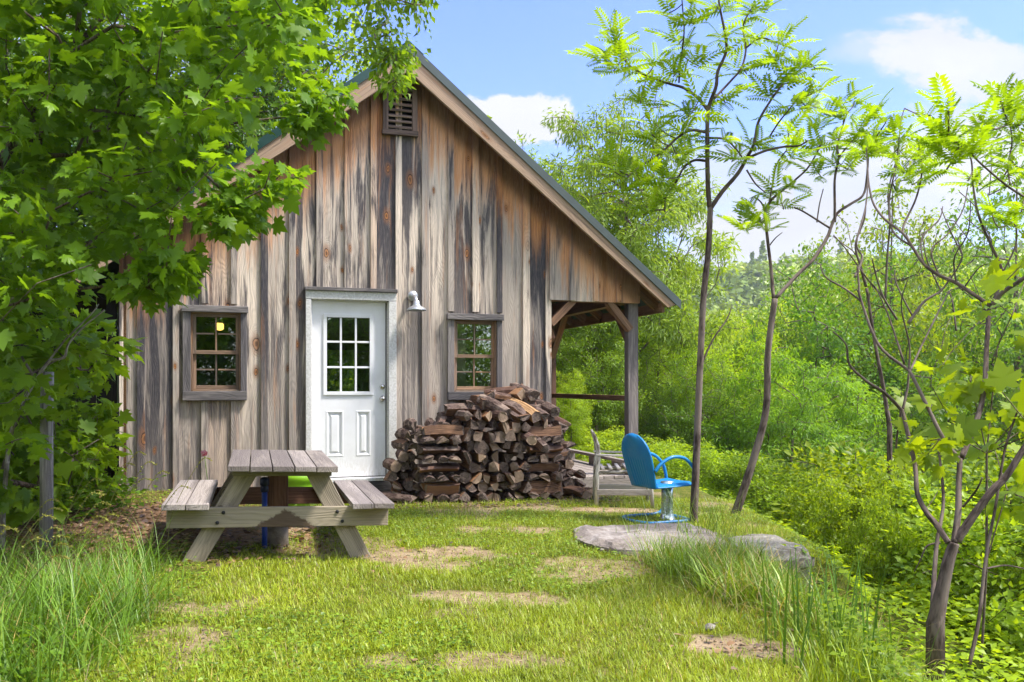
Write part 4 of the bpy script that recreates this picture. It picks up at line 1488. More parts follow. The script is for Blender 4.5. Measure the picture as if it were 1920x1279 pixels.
def grow(path, att, rng, tip=.003, lift=.12, pw=2.3, rmax=None, far_w=.12):
    """branches from a trunk path to every attractor; returns trunk verts/tris and twig ends (pos, dir)"""
    nodes = [np.array(p, float) for p in path]
    par = [-1] + list(range(len(path) - 1))
    plen = [0.0]
    for i in range(1, len(path)): plen.append(plen[-1] + float(np.linalg.norm(nodes[i] - nodes[i - 1])))
    arr = np.zeros((len(path) + len(att) * 5, 3)); arr[:len(nodes)] = nodes
    pl = np.zeros(len(arr)); pl[:len(nodes)] = plen
    n = len(nodes)
    par_a = np.full(len(arr), -1); par_a[:n] = par
    base = np.array(path)
    order = np.argsort(np.min(np.linalg.norm(att[:, None] - base[None], axis=-1), 1))
    tips = []
    start = max(1, len(path) // 3)
    for k in order:
        a = att[k]
        d = np.linalg.norm(arr[start:n] - a, axis=1)
        cost = d + far_w * pl[start:n] + .9 * np.maximum(0, arr[start:n, 2] - a[2])
        j = start + int(np.argmin(cost))
        dd = np.linalg.norm(arr[j] - a)
        m = int(np.clip(dd / .35, 1, 4))
        prev = j
        for s in range(1, m + 1):
            t = s / m
            p = arr[j] * (1 - t) + a * t
            p = p + np.array((0, 0, lift * dd * math.sin(math.pi * t)))
            if s < m: p = p + rng.normal(size=3) * dd * .05
            arr[n] = p; par_a[n] = prev; pl[n] = pl[prev] + dd / m
            prev = n; n += 1
        tips.append(prev)
    arr, par_a = arr[:n], par_a[:n]
    rad = np.zeros(n)
    isleaf = np.ones(n, bool); isleaf[par_a[par_a >= 0]] = False
    acc = np.where(isleaf, tip ** pw, 0.0)
    for i in range(n - 1, 0, -1):
        acc[par_a[i]] += acc[i]
    rad = acc ** (1 / pw)
    if rmax: rad = np.where(rad > rmax * .25, rmax * .25 + (rad - rmax * .25) * (rmax * .75) / max(1e-6, rad.max() - rmax * .25), rad) if rad.max() > rmax else rad * 1.0
    ch = np.arange(1, n); pa = par_a[1:]
    r0 = np.minimum(rad[pa], rad[ch] * 1.45)
    big = rad[ch] > tip * 2.2
    v1, t1 = tubes_np(arr[pa][big], arr[ch][big], r0[big], rad[ch][big], 8)
    v2, t2 = tubes_np(arr[pa][~big], arr[ch][~big], r0[~big], rad[ch][~big], 4)
    tips = np.array(tips)
    tdir = norm(arr[tips] - arr[par_a[tips]])
    return np.concatenate([v1, v2]), np.concatenate([t1, t2 + len(v1)]), arr[tips], tdir


def cluster_leaves(tp, td, rng, per, spread, size, tmpl, droop=.35, upn=.9, jit=.6, w=None, cen=None):
    N = len(tp) * per
    base = np.repeat(tp, per, 0); dr = np.repeat(td, per, 0)
    off = rng.normal(size=(N, 3)); off *= spread * rng.random((N, 1)) ** .5 / np.maximum(np.linalg.norm(off, axis=1, keepdims=True), 1e-6)
    off[:, 2] *= .6
    pos = base + off - dr * spread * .3
    dirs = norm(off) * .8 + dr * .5 + rng.normal(size=(N, 3)) * .45
    dirs[:, 2] -= droop
    nr = rng.normal(size=(N, 3)) * jit; nr[:, 2] += upn
    if cen is not None: nr = nr * .7 + 1.1 * norm(base - np.array(cen)) + .4 * norm(off)
    S = size * rng.uniform(.5, 1.3, N)
    v, t = inst(tmpl[0], tmpl[1], pos, dirs, nr, S, w)
    r = np.clip(rng.normal(.45, .22, len(tp)), 0, 1)
    rn = np.clip(np.repeat(r, per) * .6 + rng.random(N) * .7 - .1, -.15, 1.15)
    return v, t, np.repeat(rn, len(tmpl[0]))


def in_ellipsoid(n, c, rad, rng, shell=.45, flat=-.35):
    d = norm(rng.normal(size=(n * 3, 3)))
    d = d[d[:, 2] > flat - .65][:n]
    r = (rng.random((len(d), 1)) * (1 - shell ** 3) + shell ** 3) ** (1 / 3)
    lump = 1 + .22 * np.sin(d[:, 0:1] * 5 + c[2]) * np.sin(d[:, 1:2] * 6 + 1) + .12 * np.sin(d[:, 2:3] * 9)
    return np.array(c) + d * r * lump * np.array(rad)


def tree_template(kind, seed):
    rng = np.random.default_rng(seed)
    if kind == 'broad':
        att = in_ellipsoid(430, (0, 0, 6.1), (3.1, 3.1, 3.7), rng, .4)
        path = [(0, 0, 0), (.1, 0, 1.2), (.05, .1, 2.4), (.1, .1, 3.6), (0, .15, 5.2), (.05, 0, 7)]
        tv, tt, tp, td = grow(path, att, rng, .011, rmax=.17)
        v, t, r = cluster_leaves(tp, td, rng, 76, .62, .125, KITE2, cen=(0, 0, 4.8))
    elif kind == 'poplar':
        att = in_ellipsoid(300, (0, 0, 6.0), (1.9, 1.9, 4.1), rng, .3)
        path = [(0, 0, 0), (.05, 0, 2), (.0, .1, 4), (.1, 0, 6), (0, 0, 8), (.05, 0, 9.6)]
        tv, tt, tp, td = grow(path, att, rng, .009, rmax=.12)
        v, t, r = cluster_leaves(tp, td, rng, 40, .45, .11, KITE2, .5, cen=(0, 0, 5))
    elif kind == 'ash':
        att = in_ellipsoid(420, (0, 0, 6.2), (3.4, 3.2, 3.7), rng, .45)
        path = [(0, 0, 0), (-.1, 0, 1.2), (.05, .1, 2.6), (.2, .1, 4), (.1, .15, 5.6), (.05, 0, 7.4)]
        tv, tt, tp, td = grow(path, att, rng, .010, rmax=.15)
        v, t, r = cluster_leaves(tp, td, rng, 84, .50, .18, NARROW, .5, cen=(0, 0, 5))
    elif kind == 'bush':
        att = in_ellipsoid(230, (0, 0, 1.15), (1.5, 1.5, 1.25), rng, .45, -.6)
        att[:, 2] = np.maximum(att[:, 2], .15)
        path = [(0, 0, -.2), (.02, 0, .15), (0, .03, .4), (.02, 0, .8)]
        tv, tt, tp, td = grow(path, att, rng, .004, rmax=.04)
        v, t, r = cluster_leaves(tp, td, rng, 84, .30, .085, KITE2, .1, cen=(0, 0, .4))
    else:               # leafy upright shrub, pointed leaves on rods
        att = in_ellipsoid(120, (0, 0, 1.0), (1.1, 1.1, 1.2), rng, .3, -.4)
        att[:, 2] = np.maximum(att[:, 2], .25)
        path = [(0, 0, -.2), (.02, 0, .1), (0, .03, .3)]
        tv, tt, tp, td = grow(path, att, rng, .004, rmax=.03)
        v, t, r = cluster_leaves(tp, td * .4 + np.array((0, 0, .6)), rng, 64, .22, .10, KITE2, -.1, .9, cen=(0, 0, .2))
    print(kind, 'leaf tris', len(t))
    crown = np_mesh(kind + '_crown', v, t, M['leaf'], r)
    trunk = wood_mesh(kind + '_trunk', tv, tt, M['bark'])
    return crown, trunk


TPL = {k: [tree_template(k, s) for s in ss] for k, ss in
       {'broad': (1, 2, 3), 'poplar': (4,), 'ash': (6, 7), 'bush': (8, 9), 'rod': (10, 11)}.items()}
LIME, MID, DARK, OLIVE, YEL = (.215, .350, .022), (.130, .270, .022), (.075, .175, .020), (.165, .285, .030), (.265, .420, .020)
TRR = random.Random(21)
HT = {'broad': 9.6, 'poplar': 10.0, 'ash': 9.8, 'bush': 2.4, 'rod': 2.2}


def tree(kind, x, y, height, color, name, label, cat, group=None, wide=1.0, parts=True, var=None, rz=None):
    cr, tr = TPL[kind][(var if var is not None else TRR.randrange(9)) % len(TPL[kind])]
    z = gz1(x, y)
    root = empty(name, (x, y, z - .05), TRR.uniform(0, 6.28) if rz is None else rz, label, cat, group)
    s = height / HT[kind]
    root.scale = (s * wide, s * wide, s)
    j = TRR.uniform(.75, 1.25)
    link('crown', cr, root, color=tuple(c * j * TRR.uniform(.94, 1.06) for c in color))
    link('trunk', tr, root)
    return root


def tree_px(kind, px, top, Y, color, name, label, cat, group=None, wide=1.0, var=None):
    x = (px - 960) / F * Y
    zt = CAMH - (top - 720) / F * Y
    return tree(kind, x, Y, max(1.0, zt - gz1(x, Y)), color, name, label, cat, group, wide, var=var)


# trees of their own
tree_px('ash', 1175, 205, 19, OLIVE, 'ash_tree', 'olive green airy tree rising behind the right roof slope', 'tree', None, .80, 0)
tree_px('ash', 1075, 300, 22, OLIVE, 'ash_tree', 'olive tree half hidden by the roof, left of the airy one', 'tree', None, .8, 1)
tree_px('poplar', 1670, 330, 25, LIME, 'poplar_tree', 'slender small leaved tree reaching above the hill at right', 'tree', None, .8, 0)
tree_px('broad', 1565, 520, 23, MID, 'maple_tree', 'dark green full crowned tree with grey trunk in the valley', 'tree', None, .85, 0)
tree_px('broad', 1850, 520, 30, LIME, 'broadleaf_tree', 'light green round tree in the valley at the right edge', 'tree', None, .8, 1)
tree_px('poplar', 1905, 290, 21, MID, 'poplar_tree', 'thin small leaved tree at the right edge of the view', 'tree', None, .8, 0)
tree_px('broad', 1235, 565, 21, LIME, 'broadleaf_tree', 'light green tree filling the view just right of the porch post', 'tree', None, .8, 2)
tree_px('broad', 1120, 560, 17.5, LIME, 'broadleaf_tree', 'bright green tree seen through the open porch', 'tree', None, .8, 0)
tree_px('broad', 1330, 615, 26, LIME, 'broadleaf_tree', 'yellowish green tree behind the tallest sumac trunk', 'tree', None, .8, 1)
tree_px('broad', 1430, 625, 31, YEL, 'broadleaf_tree', 'yellow green tree in the valley between the two slim sumacs', 'tree', None, .8, 2)
tree_px('broad', 1760, 455, 38, MID, 'broadleaf_tree', 'round green tree standing above its neighbours at the right of the valley', 'tree', None, .8, 2)
tree_px('broad', 1500, 590, 44, LIME, 'broadleaf_tree', 'small round light tree in the valley between the slim sumacs', 'tree', None, .9, 0)
tree_px('broad', 1615, 470, 33, LIME, 'broadleaf_tree', 'tall light green tree left of the slender one in the valley', 'tree', None, .7, 1)
# woods behind and left of the cabin
for i, (px, top, Y, kd_, col, lab) in enumerate([
    (600, 40, 19, 'broad', LIME, 'bright tree rising behind the left roof slope'),
    (430, -60, 17, 'broad', DARK, 'dark tall tree behind the cabin and the maple'),
    (250, -40, 16, 'broad', MID, 'tall green tree behind the maple left of the roof'),
    (60, 30, 15, 'broad', DARK, 'dark tree behind the maple at the left edge'),
    (-160, 0, 14, 'broad', MID, 'tree in the wood just outside the left edge'),
    (130, 480, 13, 'broad', MID, 'small dark tree behind the woodshed'),
    (700, 260, 26, 'broad', LIME, 'tree hidden behind the cabin ridge'),
    (600, 560, 19, 'bush', LIME, 'bush behind the cabin seen through the door lights'),
    (640, 590, 18.5, 'bush', MID, 'bush behind the cabin back window'),
    (-60, 640, 9, 'bush', MID, 'bush in the shade at the left edge'),
    (60, 720, 9.4, 'bush', DARK, 'dark bush behind the fence post'),
    (-240, 300, 11, 'broad', DARK, 'dark tree beside the maple outside the left edge')]):
    tree_px(kd_, px, top, Y, col, 'broadleaf_tree' if kd_ == 'broad' else 'bush', lab, 'tree' if kd_ == 'broad' else 'bush', None, .9)
# valley trees : many alike
VR = random.Random(4)
n = 0
for Y0_, Y1_, step, t0, t1 in ((15, 19, 95, 760, 660), (20, 27, 85, 720, 630), (28, 40, 95, 690, 635), (42, 60, 90, 665, 625), (62, 85, 85, 640, 605)):
    px = 1060 + VR.uniform(0, 40)
    while px < 2060:
        Y = VR.uniform(Y0_, Y1_)
        top = VR.uniform(t1, t0) - .03 * (px - 1060)
        col = VR.choice([LIME, LIME, YEL, MID, MID, OLIVE, LIME, DARK])
        tree_px(VR.choice(['broad', 'broad', 'broad', 'ash', 'poplar']) if Y > 19 else VR.choice(['broad', 'ash']), px, top, Y, col, 'broadleaf_tree',
                'leafy green tree among the many on the valley slope' if Y < 40 else 'distant leafy tree in the valley wood', 'tree', 'trees on the valley slope', VR.uniform(.8, 1.1))
        px += step * VR.uniform(.7, 1.35)
        n += 1
# behind the camera : mirrored in the panes
for x, y, h in ((-9, -9, 11), (-3.5, -11, 12), (1.5, -10, 11), (4.5, -7.5, 11), (8, -9, 12), (6.5, -4.5, 10), (11, -6, 12), (13, -2, 12)):
    tree('broad', x, y, h, MID, 'broadleaf_tree', 'green tree across the yard mirrored in the window panes', 'tree', 'trees mirrored in the panes')
for x, y in ((-8, -7.5), (-5, -8), (-2, -7.5), (.8, -8), (3.4, -7), (6, -6), (8, -4.5), (10, -2), (-11, -5)):
    tree('bush', x, y, 3.6, MID, 'bush', 'green bush across the yard mirrored in the window panes', 'bush', 'bushes mirrored in the panes')
# bushes on the drop
BL = [(1610, 905, 9.2, 'rod', YEL, 1.0, 'yellow green pointed leaf bush in the hollow right of the stone block'),
      (1540, 960, 8.9, 'rod', YEL, .8, 'yellow green bush close behind the stone block'),
      (1685, 860, 8.9, 'rod', LIME, .7, 'light green bush right of the yellow green one'),
      (1480, 900, 11.5, 'bush', LIME, 1.3, 'green bush beyond the slanting sumac foot'),
      (1400, 850, 12.5, 'bush', LIME, 1.3, 'light bush behind the slanting sumac trunk'),
      (1300, 830, 13.0, 'bush', LIME, 1.3, 'bright bush behind the blue chair at the right'),
      (1210, 815, 14.5, 'bush', LIME, 1.5, 'green bush beyond the deck kerb'),
      (1110, 800, 16.0, 'bush', LIME, 1.5, 'bright bush behind the deck'),
      (1760, 830, 11.0, 'bush', LIME, 1.3, 'green bush behind the many stemmed sumac'),
      (1860, 860, 9.0, 'bush', LIME, 1.3, 'light green bush right of the many stemmed sumac'),
      (1930, 900, 7.6, 'bush', LIME, 1.2, 'bush at the right edge of the picture'),
      (1655, 1085, 7.8, 'rod', LIME, .55, 'low light green bush in the hollow left of the rough sumac trunk'),
      (1900, 1040, 7.4, 'bush', LIME, .6, 'low bush behind the foot of the many stemmed sumac')]
for px, top, Y, kd_, col, wd, lab in BL:
    tree_px(kd_, px, top, Y, col, 'shrub', lab, 'shrub', None, wd)

# far wooded hill : one mass
rng = np.random.default_rng(31)
hy = np.sqrt(rng.uniform(80 ** 2, 430 ** 2, 2700))
hx = rng.uniform(-.32, .78, 2700) * hy
hz_ = gz(hx, hy)
hv, ht, hr = [], [], []
nq = 190
Nn = len(hy)
sz = rng.uniform(2.6, 6.2, Nn)
hh = sz * rng.uniform(1.3, 1.9, Nn)
con = rng.random(Nn) < np.where(hy > 290, .14, .03)
d = norm(rng.normal(size=(Nn, nq, 3)))
d[:, :, 2] = np.abs(d[:, :, 2]) * 1.2 - .25
rr_ = rng.uniform(.72, 1.06, (Nn, nq, 1))
cen = np.stack([hx, hy, hz_ + hh * .75], 1)
pos = cen[:, None] + d * rr_ * np.stack([sz, sz, hh * .62], 1)[:, None]
# conifers taper upward
tt_ = rng.random((Nn, nq)); ang = rng.uniform(0, 6.283, (Nn, nq))
cr_ = (1 - tt_) * sz[:, None] * .62 * rng.uniform(.6, 1, (Nn, nq))
cpos = np.stack([hx[:, None] + np.cos(ang) * cr_, hy[:, None] + np.sin(ang) * cr_, hz_[:, None] + tt_ * hh[:, None] * 1.9], -1)
pos = np.where(con[:, None, None], cpos, pos).reshape(-1, 3)
dirs = d.reshape(-1, 3) * .6 + rng.normal(size=(Nn * nq, 3)) * .5
nrm_ = d.reshape(-1, 3) + rng.normal(size=(Nn * nq, 3)) * .16 + np.array((0, 0, .35))
S = np.repeat(sz, nq) * rng.uniform(.2, .36, Nn * nq)
v, t = inst(KITE2[0] - np.array((0, .5, 0)), KITE2[1], pos, dirs, nrm_, S, np.full(Nn * nq, 1.5))
tone = np.clip(rng.normal(.5, .42, Nn), -.3, 1.2)
tone = np.where(con, -.5, tone)
rn = np.repeat(np.repeat(tone, nq) + rng.uniform(-.12, .12, Nn * nq), 4)
o = link('hillside_forest', np_mesh('hillside_forest', v, t, leaf_mat('far_foliage', .18), rn), color=(.25, .36, .035))
tag(o, 'far green wooded hillside with darker conifers along its crest', 'forest', kind='stuff')

# ------------------------------------------------------------------ sumacs with hand-read stems
STEMS_OUT = {}


def stems(name, label, base_y, lines, spots, color, seed, leafy=True, per=(7, 11), size=.32, depth=.9, bark='sumacbark', crownname='crown'):
    rng = np.random.default_rng(seed)
    done = []                   # (px, py, Y)
    wood = MB()
    pts_all = []
    for (pl_, w0, w1) in lines:
        p = np.array(pl_, float)
        if done:
            dn = np.array(done)
            dist = np.hypot(dn[:, 0] - p[0, 0], dn[:, 1] - p[0, 1])
            y = dn[np.argmin(dist), 2] if dist.min() < 60 else base_y
            drift = rng.uniform(-1, 1) * depth
        else:
            y = base_y; drift = 0
        L = np.concatenate([[0], np.cumsum(np.hypot(*np.diff(p, axis=0).T))])
        tot = max(L[-1], 1)
        path = []
        for (a, b), l in zip(p, L):
            Y = y + drift * (l / 420.0)
            path.append(Vector((a, b, Y)))
        sp = smooth_path(path, max(12, len(path) * 5))
        W = []
        ws = []
        for i, q_ in enumerate(sp):
            t = i / (len(sp) - 1)
            W.append(wp(q_.x, q_.y, q_.z))
            wv = .88 * (w0 * (1 - t) + w1 * t) * (1 + .035 * math.sin(i * 2.1 + len(done)))
            ws.append(wv / 2 * q_.z / F)
            done.append((q_.x, q_.y, q_.z))
        if not pts_all:
            ws = [w_ * (1 + .28 * math.exp(-i_ / 4.0)) for i_, w_ in enumerate(ws)]
            W.insert(0, Vector((W[0].x, W[0].y, min(gz1(W[0].x, W[0].y), W[0].z) - .2))); ws.insert(0, ws[0] * 1.12)
        wood.tube(W, ws, 8 if w0 > 7 else 6)
        pts_all.append((W, ws))
    dn = np.array(done)
    tips, tdirs = [], []
    for (a, b) in spots:
        dist = np.hypot(dn[:, 0] - a, dn[:, 1] - b)
        j = int(np.argmin(dist + .25 * np.maximum(0, b - dn[:, 1]) * 0))
        Y = dn[j, 2] + rng.uniform(-.5, .5) * depth * min(1, dist[j] / 90)
        e, s_ = wp(a, b + 14, Y), wp(*dn[j])
        mid = (e + s_) / 2 + Vector((0, 0, -.06 * (e - s_).length))
        if dist[j] > 6: wood.tube(smooth_path([s_, mid, e], 8), .0055, 5)
        tips.append(e); dv = (e - s_); dv = dv.normalized() if dv.length > .02 else Vector((0, 0, 1))
        tdirs.append((dv + Vector((0, 0, .8))).normalized())
    root_p = pts_all[0][0][1]
    rz_ = gz1(root_p.x, root_p.y)
    root = empty(name, (root_p.x, root_p.y, rz_), 0, label, 'tree')
    inv = Vector(root.location)
    wood.v = [tuple(Vector(q_) - inv) for q_ in wood.v]
    wood.build('trunk', M[bark], root)
    if leafy and tips:
        Pn, D, Nn_, S = [], [], [], []
        for e, dv in zip(tips, tdirs):
            n = rng.integers(*per)
            a0 = rng.uniform(0, 6.28)
            for k in range(n):
                a = a0 + k * 2.399
                el = rng.uniform(-.1, .95) if k > 1 else rng.uniform(.8, 1.3)
                dd = np.array((math.cos(a) * math.cos(el), math.sin(a) * math.cos(el), math.sin(el))) + np.array(dv) * .35
                Pn.append(np.array(e - inv) - np.array(dv) * rng.uniform(0, .12))
                D.append(dd)
                nn = np.array((-math.cos(a) * math.sin(el), -math.sin(a) * math.sin(el), math.cos(el))) + rng.normal(size=3) * .35
                Nn_.append(nn)
                S.append(size * rng.uniform(.5, 1.15) * (.6 if k <= 1 else 1))
        v, t = inst(SUMAC[0], SUMAC[1], np.array(Pn), np.array(D), np.array(Nn_), np.array(S))
        rn = np.clip(np.repeat(rng.normal(.5, .22, len(Pn)), len(SUMAC[0])) + rng.uniform(-.08, .08, len(v)), 0, 1)
        link(crownname, np_mesh(name + '_' + crownname, v, t, M['leafsumac'], rn), root, color=color)
    return root


def c3(pts): return [(x * .479 + 1000, y * .479) for x, y in pts]         # read off enlargements
def c8(pts): return [(x * .609 + 1300, y * .609 + 500) for x, y in pts]
def ca(pts): return [(x * .3598 + 1480, y * .3598 + 160) for x, y in pts]


SUM = (.225, .395, .012)
stems('sumac_tree', 'tall slim sumac with feathery leaves growing beside the blue chair', 8.2, [
    ([(1300, 985), (1306, 850), (1312, 700), (1319, 560), (1328, 470), (1332, 388)], 15.5, 12),
    (c3([(690, 810), (683, 720), (681, 560), (685, 430), (715, 340), (722, 280), (755, 200), (748, 120), (730, 30), (722, -40)]), 11, 4),
    (c3([(695, 815), (740, 750), (800, 680), (835, 620), (865, 560), (880, 480), (925, 400), (975, 330)]), 10, 4),
    (c3([(708, 385), (770, 320), (815, 265), (832, 190), (822, 100), (862, 20)]), 6, 3),
    (c3([(683, 430), (640, 380), (590, 345), (540, 330), (480, 310), (420, 285), (370, 250), (340, 200), (325, 130)]), 7, 3),
    (c3([(570, 325), (575, 250), (590, 130), (585, 40), (580, -20)]), 4, 2.5),
    (c3([(683, 520), (620, 510), (570, 535), (520, 580), (470, 620), (400, 665), (350, 715)]), 6, 3),
    (c3([(675, 630), (630, 628), (590, 655), (560, 710), (520, 770), (515, 830)]), 6, 3),
    (c3([(516, 822), (480, 822), (450, 826)]), 3.5, 2.5),
    (c3([(690, 540), (750, 545), (790, 580), (822, 622)]), 5, 3),
    (c3([(835, 620), (910, 590), (980, 575), (1040, 570), (1075, 550)]), 6, 3),
    (c3([(925, 535), (960, 480), (1000, 430), (1035, 385)]), 4, 2.5),
    (c3([(835, 665), (870, 720), (910, 755)]), 4, 2.5),
    (c3([(830, 190), (890, 150), (960, 170), (1040, 200)]), 4, 2.5),
    ([(1313, 690), (1335, 640), (1362, 600), (1372, 575)], 5, 2),
], [(1140, 40), (1165, 75), (1120, 95), (1150, 120), (1195, 125), (1255, 10), (1300, 30), (1270, 70), (1262, 130), (1310, 110), (1230, 100), (1340, 10), (1400, 15),
    (1440, 5), (1365, 60), (1420, 70), (1400, 125), (1450, 100), (1480, 140), (1435, 165), (1500, 120), (1530, 115), (1545, 150), (1320, 190), (1360, 180), (1290, 205),
    (1480, 200), (1520, 190), (1425, 265), (1362, 258), (1372, 290), (1290, 250), (1225, 215), (1200, 180), (1180, 95), (1470, 60), (1385, -20), (1300, -20),
    (1130, 290), (1160, 305), (1200, 325), (1222, 238), (1185, 350), (1232, 365), (1205, 390), (1272, 280), (1250, 320)], SUM, 3)

stems('sumac_tree', 'shorter slanting sumac forking at mid height right of the tall one', 8.9, [
    ([(1375, 975), (1410, 870), (1436, 770), (1440, 660), (1453, 560)], 17, 13),
    (c3([(940, 1165), (930, 1050), (915, 920), (910, 830), (930, 785), (970, 750), (1030, 700), (1080, 650), (1130, 560)]), 8, 3),
    (c3([(950, 1165), (1030, 1080), (1100, 1010), (1150, 930), (1165, 890), (1190, 835), (1240, 800), (1290, 765), (1305, 700), (1310, 600), (1300, 555)]), 9, 3.5),
    (c3([(1180, 870), (1180, 800), (1180, 700), (1195, 620), (1190, 570), (1215, 480), (1230, 440)]), 6, 3),
    (c3([(1165, 895), (1140, 880), (1060, 830), (1020, 812)]), 5, 3),
    (c3([(925, 790), (940, 700), (955, 640), (990, 590)]), 4, 2.5),
    (c3([(910, 830), (890, 790), (860, 770)]), 4, 2.5),
    (c3([(1197, 615), (1240, 560), (1280, 520)]), 4, 2.5),
    (c3([(1310, 600), (1340, 540), (1380, 480)]), 4, 2.5),
    (c3([(925, 960), (950, 930), (975, 910)]), 3, 1.5),
    (c3([(1110, 870), (1120, 800), (1135, 740)]), 3, 2),
], [(1480, 225), (1500, 255), (1545, 200), (1580, 215), (1602, 180), (1640, 195), (1662, 225), (1560, 250), (1600, 255), (1640, 255), (1530, 225), (1512, 180), (1490, 285),
    (1560, 295), (1590, 305), (1440, 345), (1470, 378), (1420, 405), (1395, 380), (1440, 425), (1540, 318), (1390, 415), (1612, 225), (1570, 178), (1620, 275), (1480, 345), (1530, 265), (1655, 265)], SUM, 5)

stems('sumac_tree', 'many stemmed sumac with rough grey trunk at the right, bare lower branches', 5.6, [
    (c8([(745, 1100), (765, 1000), (785, 910), (803, 850)]), 30, 22),
    (c8([(785, 850), (745, 790), (720, 760), (690, 700), (682, 610), (652, 480), (642, 440)]), 13, 8),
    (c8([(640, 440), (590, 390), (530, 350), (480, 300), (470, 240), (430, 200)]), 8, 3),
    (c8([(645, 440), (660, 370), (662, 330)]), 6, 4),
    (c8([(803, 850), (815, 760), (817, 680), (821, 592)]), 15, 11),
    (c8([(818, 592), (770, 530), (720, 430), (670, 330), (650, 310), (570, 240), (515, 100), (510, 60), (505, 0)]), 10, 4),
    (c8([(825, 590), (870, 480), (895, 380), (903, 250), (910, 132)]), 13, 9),
    (ca([(1050, 1150), (960, 1090), (870, 1030), (780, 990), (700, 930), (640, 840), (590, 770), (500, 700), (440, 620), (415, 520), (408, 430), (402, 320)]), 9, 3),
    (ca([(590, 770), (600, 720), (660, 590), (690, 460), (685, 350)]), 5, 3),
    (ca([(1060, 1140), (1110, 1080), (1223, 1005), (1300, 950)]), 10, 8),
    (ca([(1060, 1130), (1110, 980), (1050, 830), (990, 690), (960, 540), (950, 400), (930, 350)]), 7, 3),
    (c8([(810, 845), (860, 770), (920, 690), (960, 650), (1018, 560), (1080, 470)]), 20, 12),
    (c8([(830, 740), (870, 690), (890, 650)]), 6, 3),
    (ca([(1300, 610), (1223, 580), (1130, 520), (1000, 410), (940, 350), (860, 290), (830, 260)]), 6, 3),
    (ca([(1150, 520), (1140, 420), (1160, 300), (1150, 200)]), 4, 2.5),
    (c8([(668, 320), (700, 250), (780, 90), (800, 70)]), 5, 2),
    (c8([(650, 300), (600, 150), (560, 60)]), 5, 2),
    (c8([(663, 320), (665, 240), (640, 120), (660, 40)]), 5, 2),
    (c8([(640, 440), (625, 560), (650, 620)]), 5, 2),
    (ca([(1110, 980), (1180, 830), (1170, 720), (1090, 740), (1050, 650), (1035, 560)]), 4, 2),
    (ca([(780, 990), (740, 860), (820, 780), (900, 660), (930, 530)]), 4, 2),
    (ca([(870, 1030), (860, 900), (930, 770), (945, 600)]), 4, 2),
    (ca([(700, 930), (690, 800), (780, 700), (800, 630)]), 4, 2),
    (ca([(900, 880), (840, 760), (790, 640)]), 3.5, 2),
    (ca([(640, 840), (540, 760), (520, 600), (560, 400), (580, 200), (600, 120)]), 5, 2),
    (ca([(340, 1000), (380, 900), (350, 820), (400, 620), (410, 430)]), 5, 2.5),
    (c8([(735, 1120), (740, 980), (750, 850), (770, 720), (755, 560)]), 12, 5),
    (c8([(850, 1225), (880, 1080), (900, 900), (930, 740), (960, 560), (1000, 440)]), 9, 4),
    (c8([(760, 850), (720, 860), (700, 900), (680, 940)]), 5, 2),
    (c8([(900, 930), (960, 920), (1018, 930)]), 5, 3),
], ca([(400, 300), (470, 310), (520, 330), (560, 250), (650, 350), (600, 420), (700, 420), (640, 480), (560, 520), (740, 120), (830, 90), (790, 190), (700, 260), (760, 290), (850, 260), (930, 270), (880, 350),
       (960, 370), (1100, 40), (1180, 80), (1130, 150), (1200, 170), (1000, 180), (1150, 340), (1120, 430), (1210, 400), (1060, 640), (1150, 660), (1180, 720), (1210, 620), (930, 460), (1000, 480), (820, 400), (1230, 250)]),
      (.21, .38, .012), 9, size=.27, depth=1.1, per=(6, 10))

# bare, dead sumac stems standing between
stems('dead_shrub', 'bare leafless sumac stems standing against the hillside', 9.8, [
    ([(1668, 800), (1655, 720), (1640, 640), (1625, 540)], 9, 6),
    (ca([(400, 1050), (370, 940), (345, 830), (390, 700), (400, 600)]), 6, 2.5),
    (ca([(380, 1130), (290, 1060), (190, 1000), (160, 930)]), 5, 2.5),
    (ca([(500, 1110), (510, 900), (525, 700), (515, 560), (560, 380)]), 5, 2.5),
    (ca([(495, 1110), (400, 1000), (300, 860), (230, 780)]), 4, 2),
    (ca([(620, 1240), (700, 1130), (790, 1070), (840, 1000)]), 7, 3),
    (ca([(560, 1220), (480, 1080), (430, 900)]), 5, 2.5),
    (ca([(790, 1070), (720, 920), (690, 770)]), 3.5, 2),
    (ca([(840, 1010), (900, 900), (880, 800), (940, 760)]), 3.5, 2),
    (ca([(640, 1200), (560, 1040), (550, 960)]), 4, 2),
    (ca([(870, 1280), (850, 1130), (830, 1070)]), 4, 2.5),
    (ca([(900, 1070), (980, 960), (1030, 930)]), 3.5, 2),
], [], SUM, 12, False)

# ------------------------------------------------------------------ maples at the left


def pip(px, py, poly):
    ins = np.zeros(len(px), bool)
    n = len(poly)
    for i in range(n):
        x1, y1 = poly[i]; x2, y2 = poly[(i + 1) % n]
        c = ((y1 > py) != (y2 > py)) & (px < (x2 - x1) * (py - y1) / (y2 - y1 + 1e-9) + x1)
        ins ^= c
    return ins


def fill(poly, n, ylo, yhi, rng):
    P_ = np.array(poly, float)
    out = []
    while sum(len(o_) for o_ in out) < n:
        px = rng.uniform(P_[:, 0].min(), P_[:, 0].max(), n * 2); py = rng.uniform(P_[:, 1].min(), P_[:, 1].max(), n * 2)
        m_ = pip(px, py, poly)
        px, py = px[m_], py[m_]
        Y = rng.uniform(ylo, yhi, len(px))
        out.append(np.stack([(px - 960) / F * Y, Y, CAMH - (py - 720) / F * Y], 1))
    return np.concatenate(out)[:n]


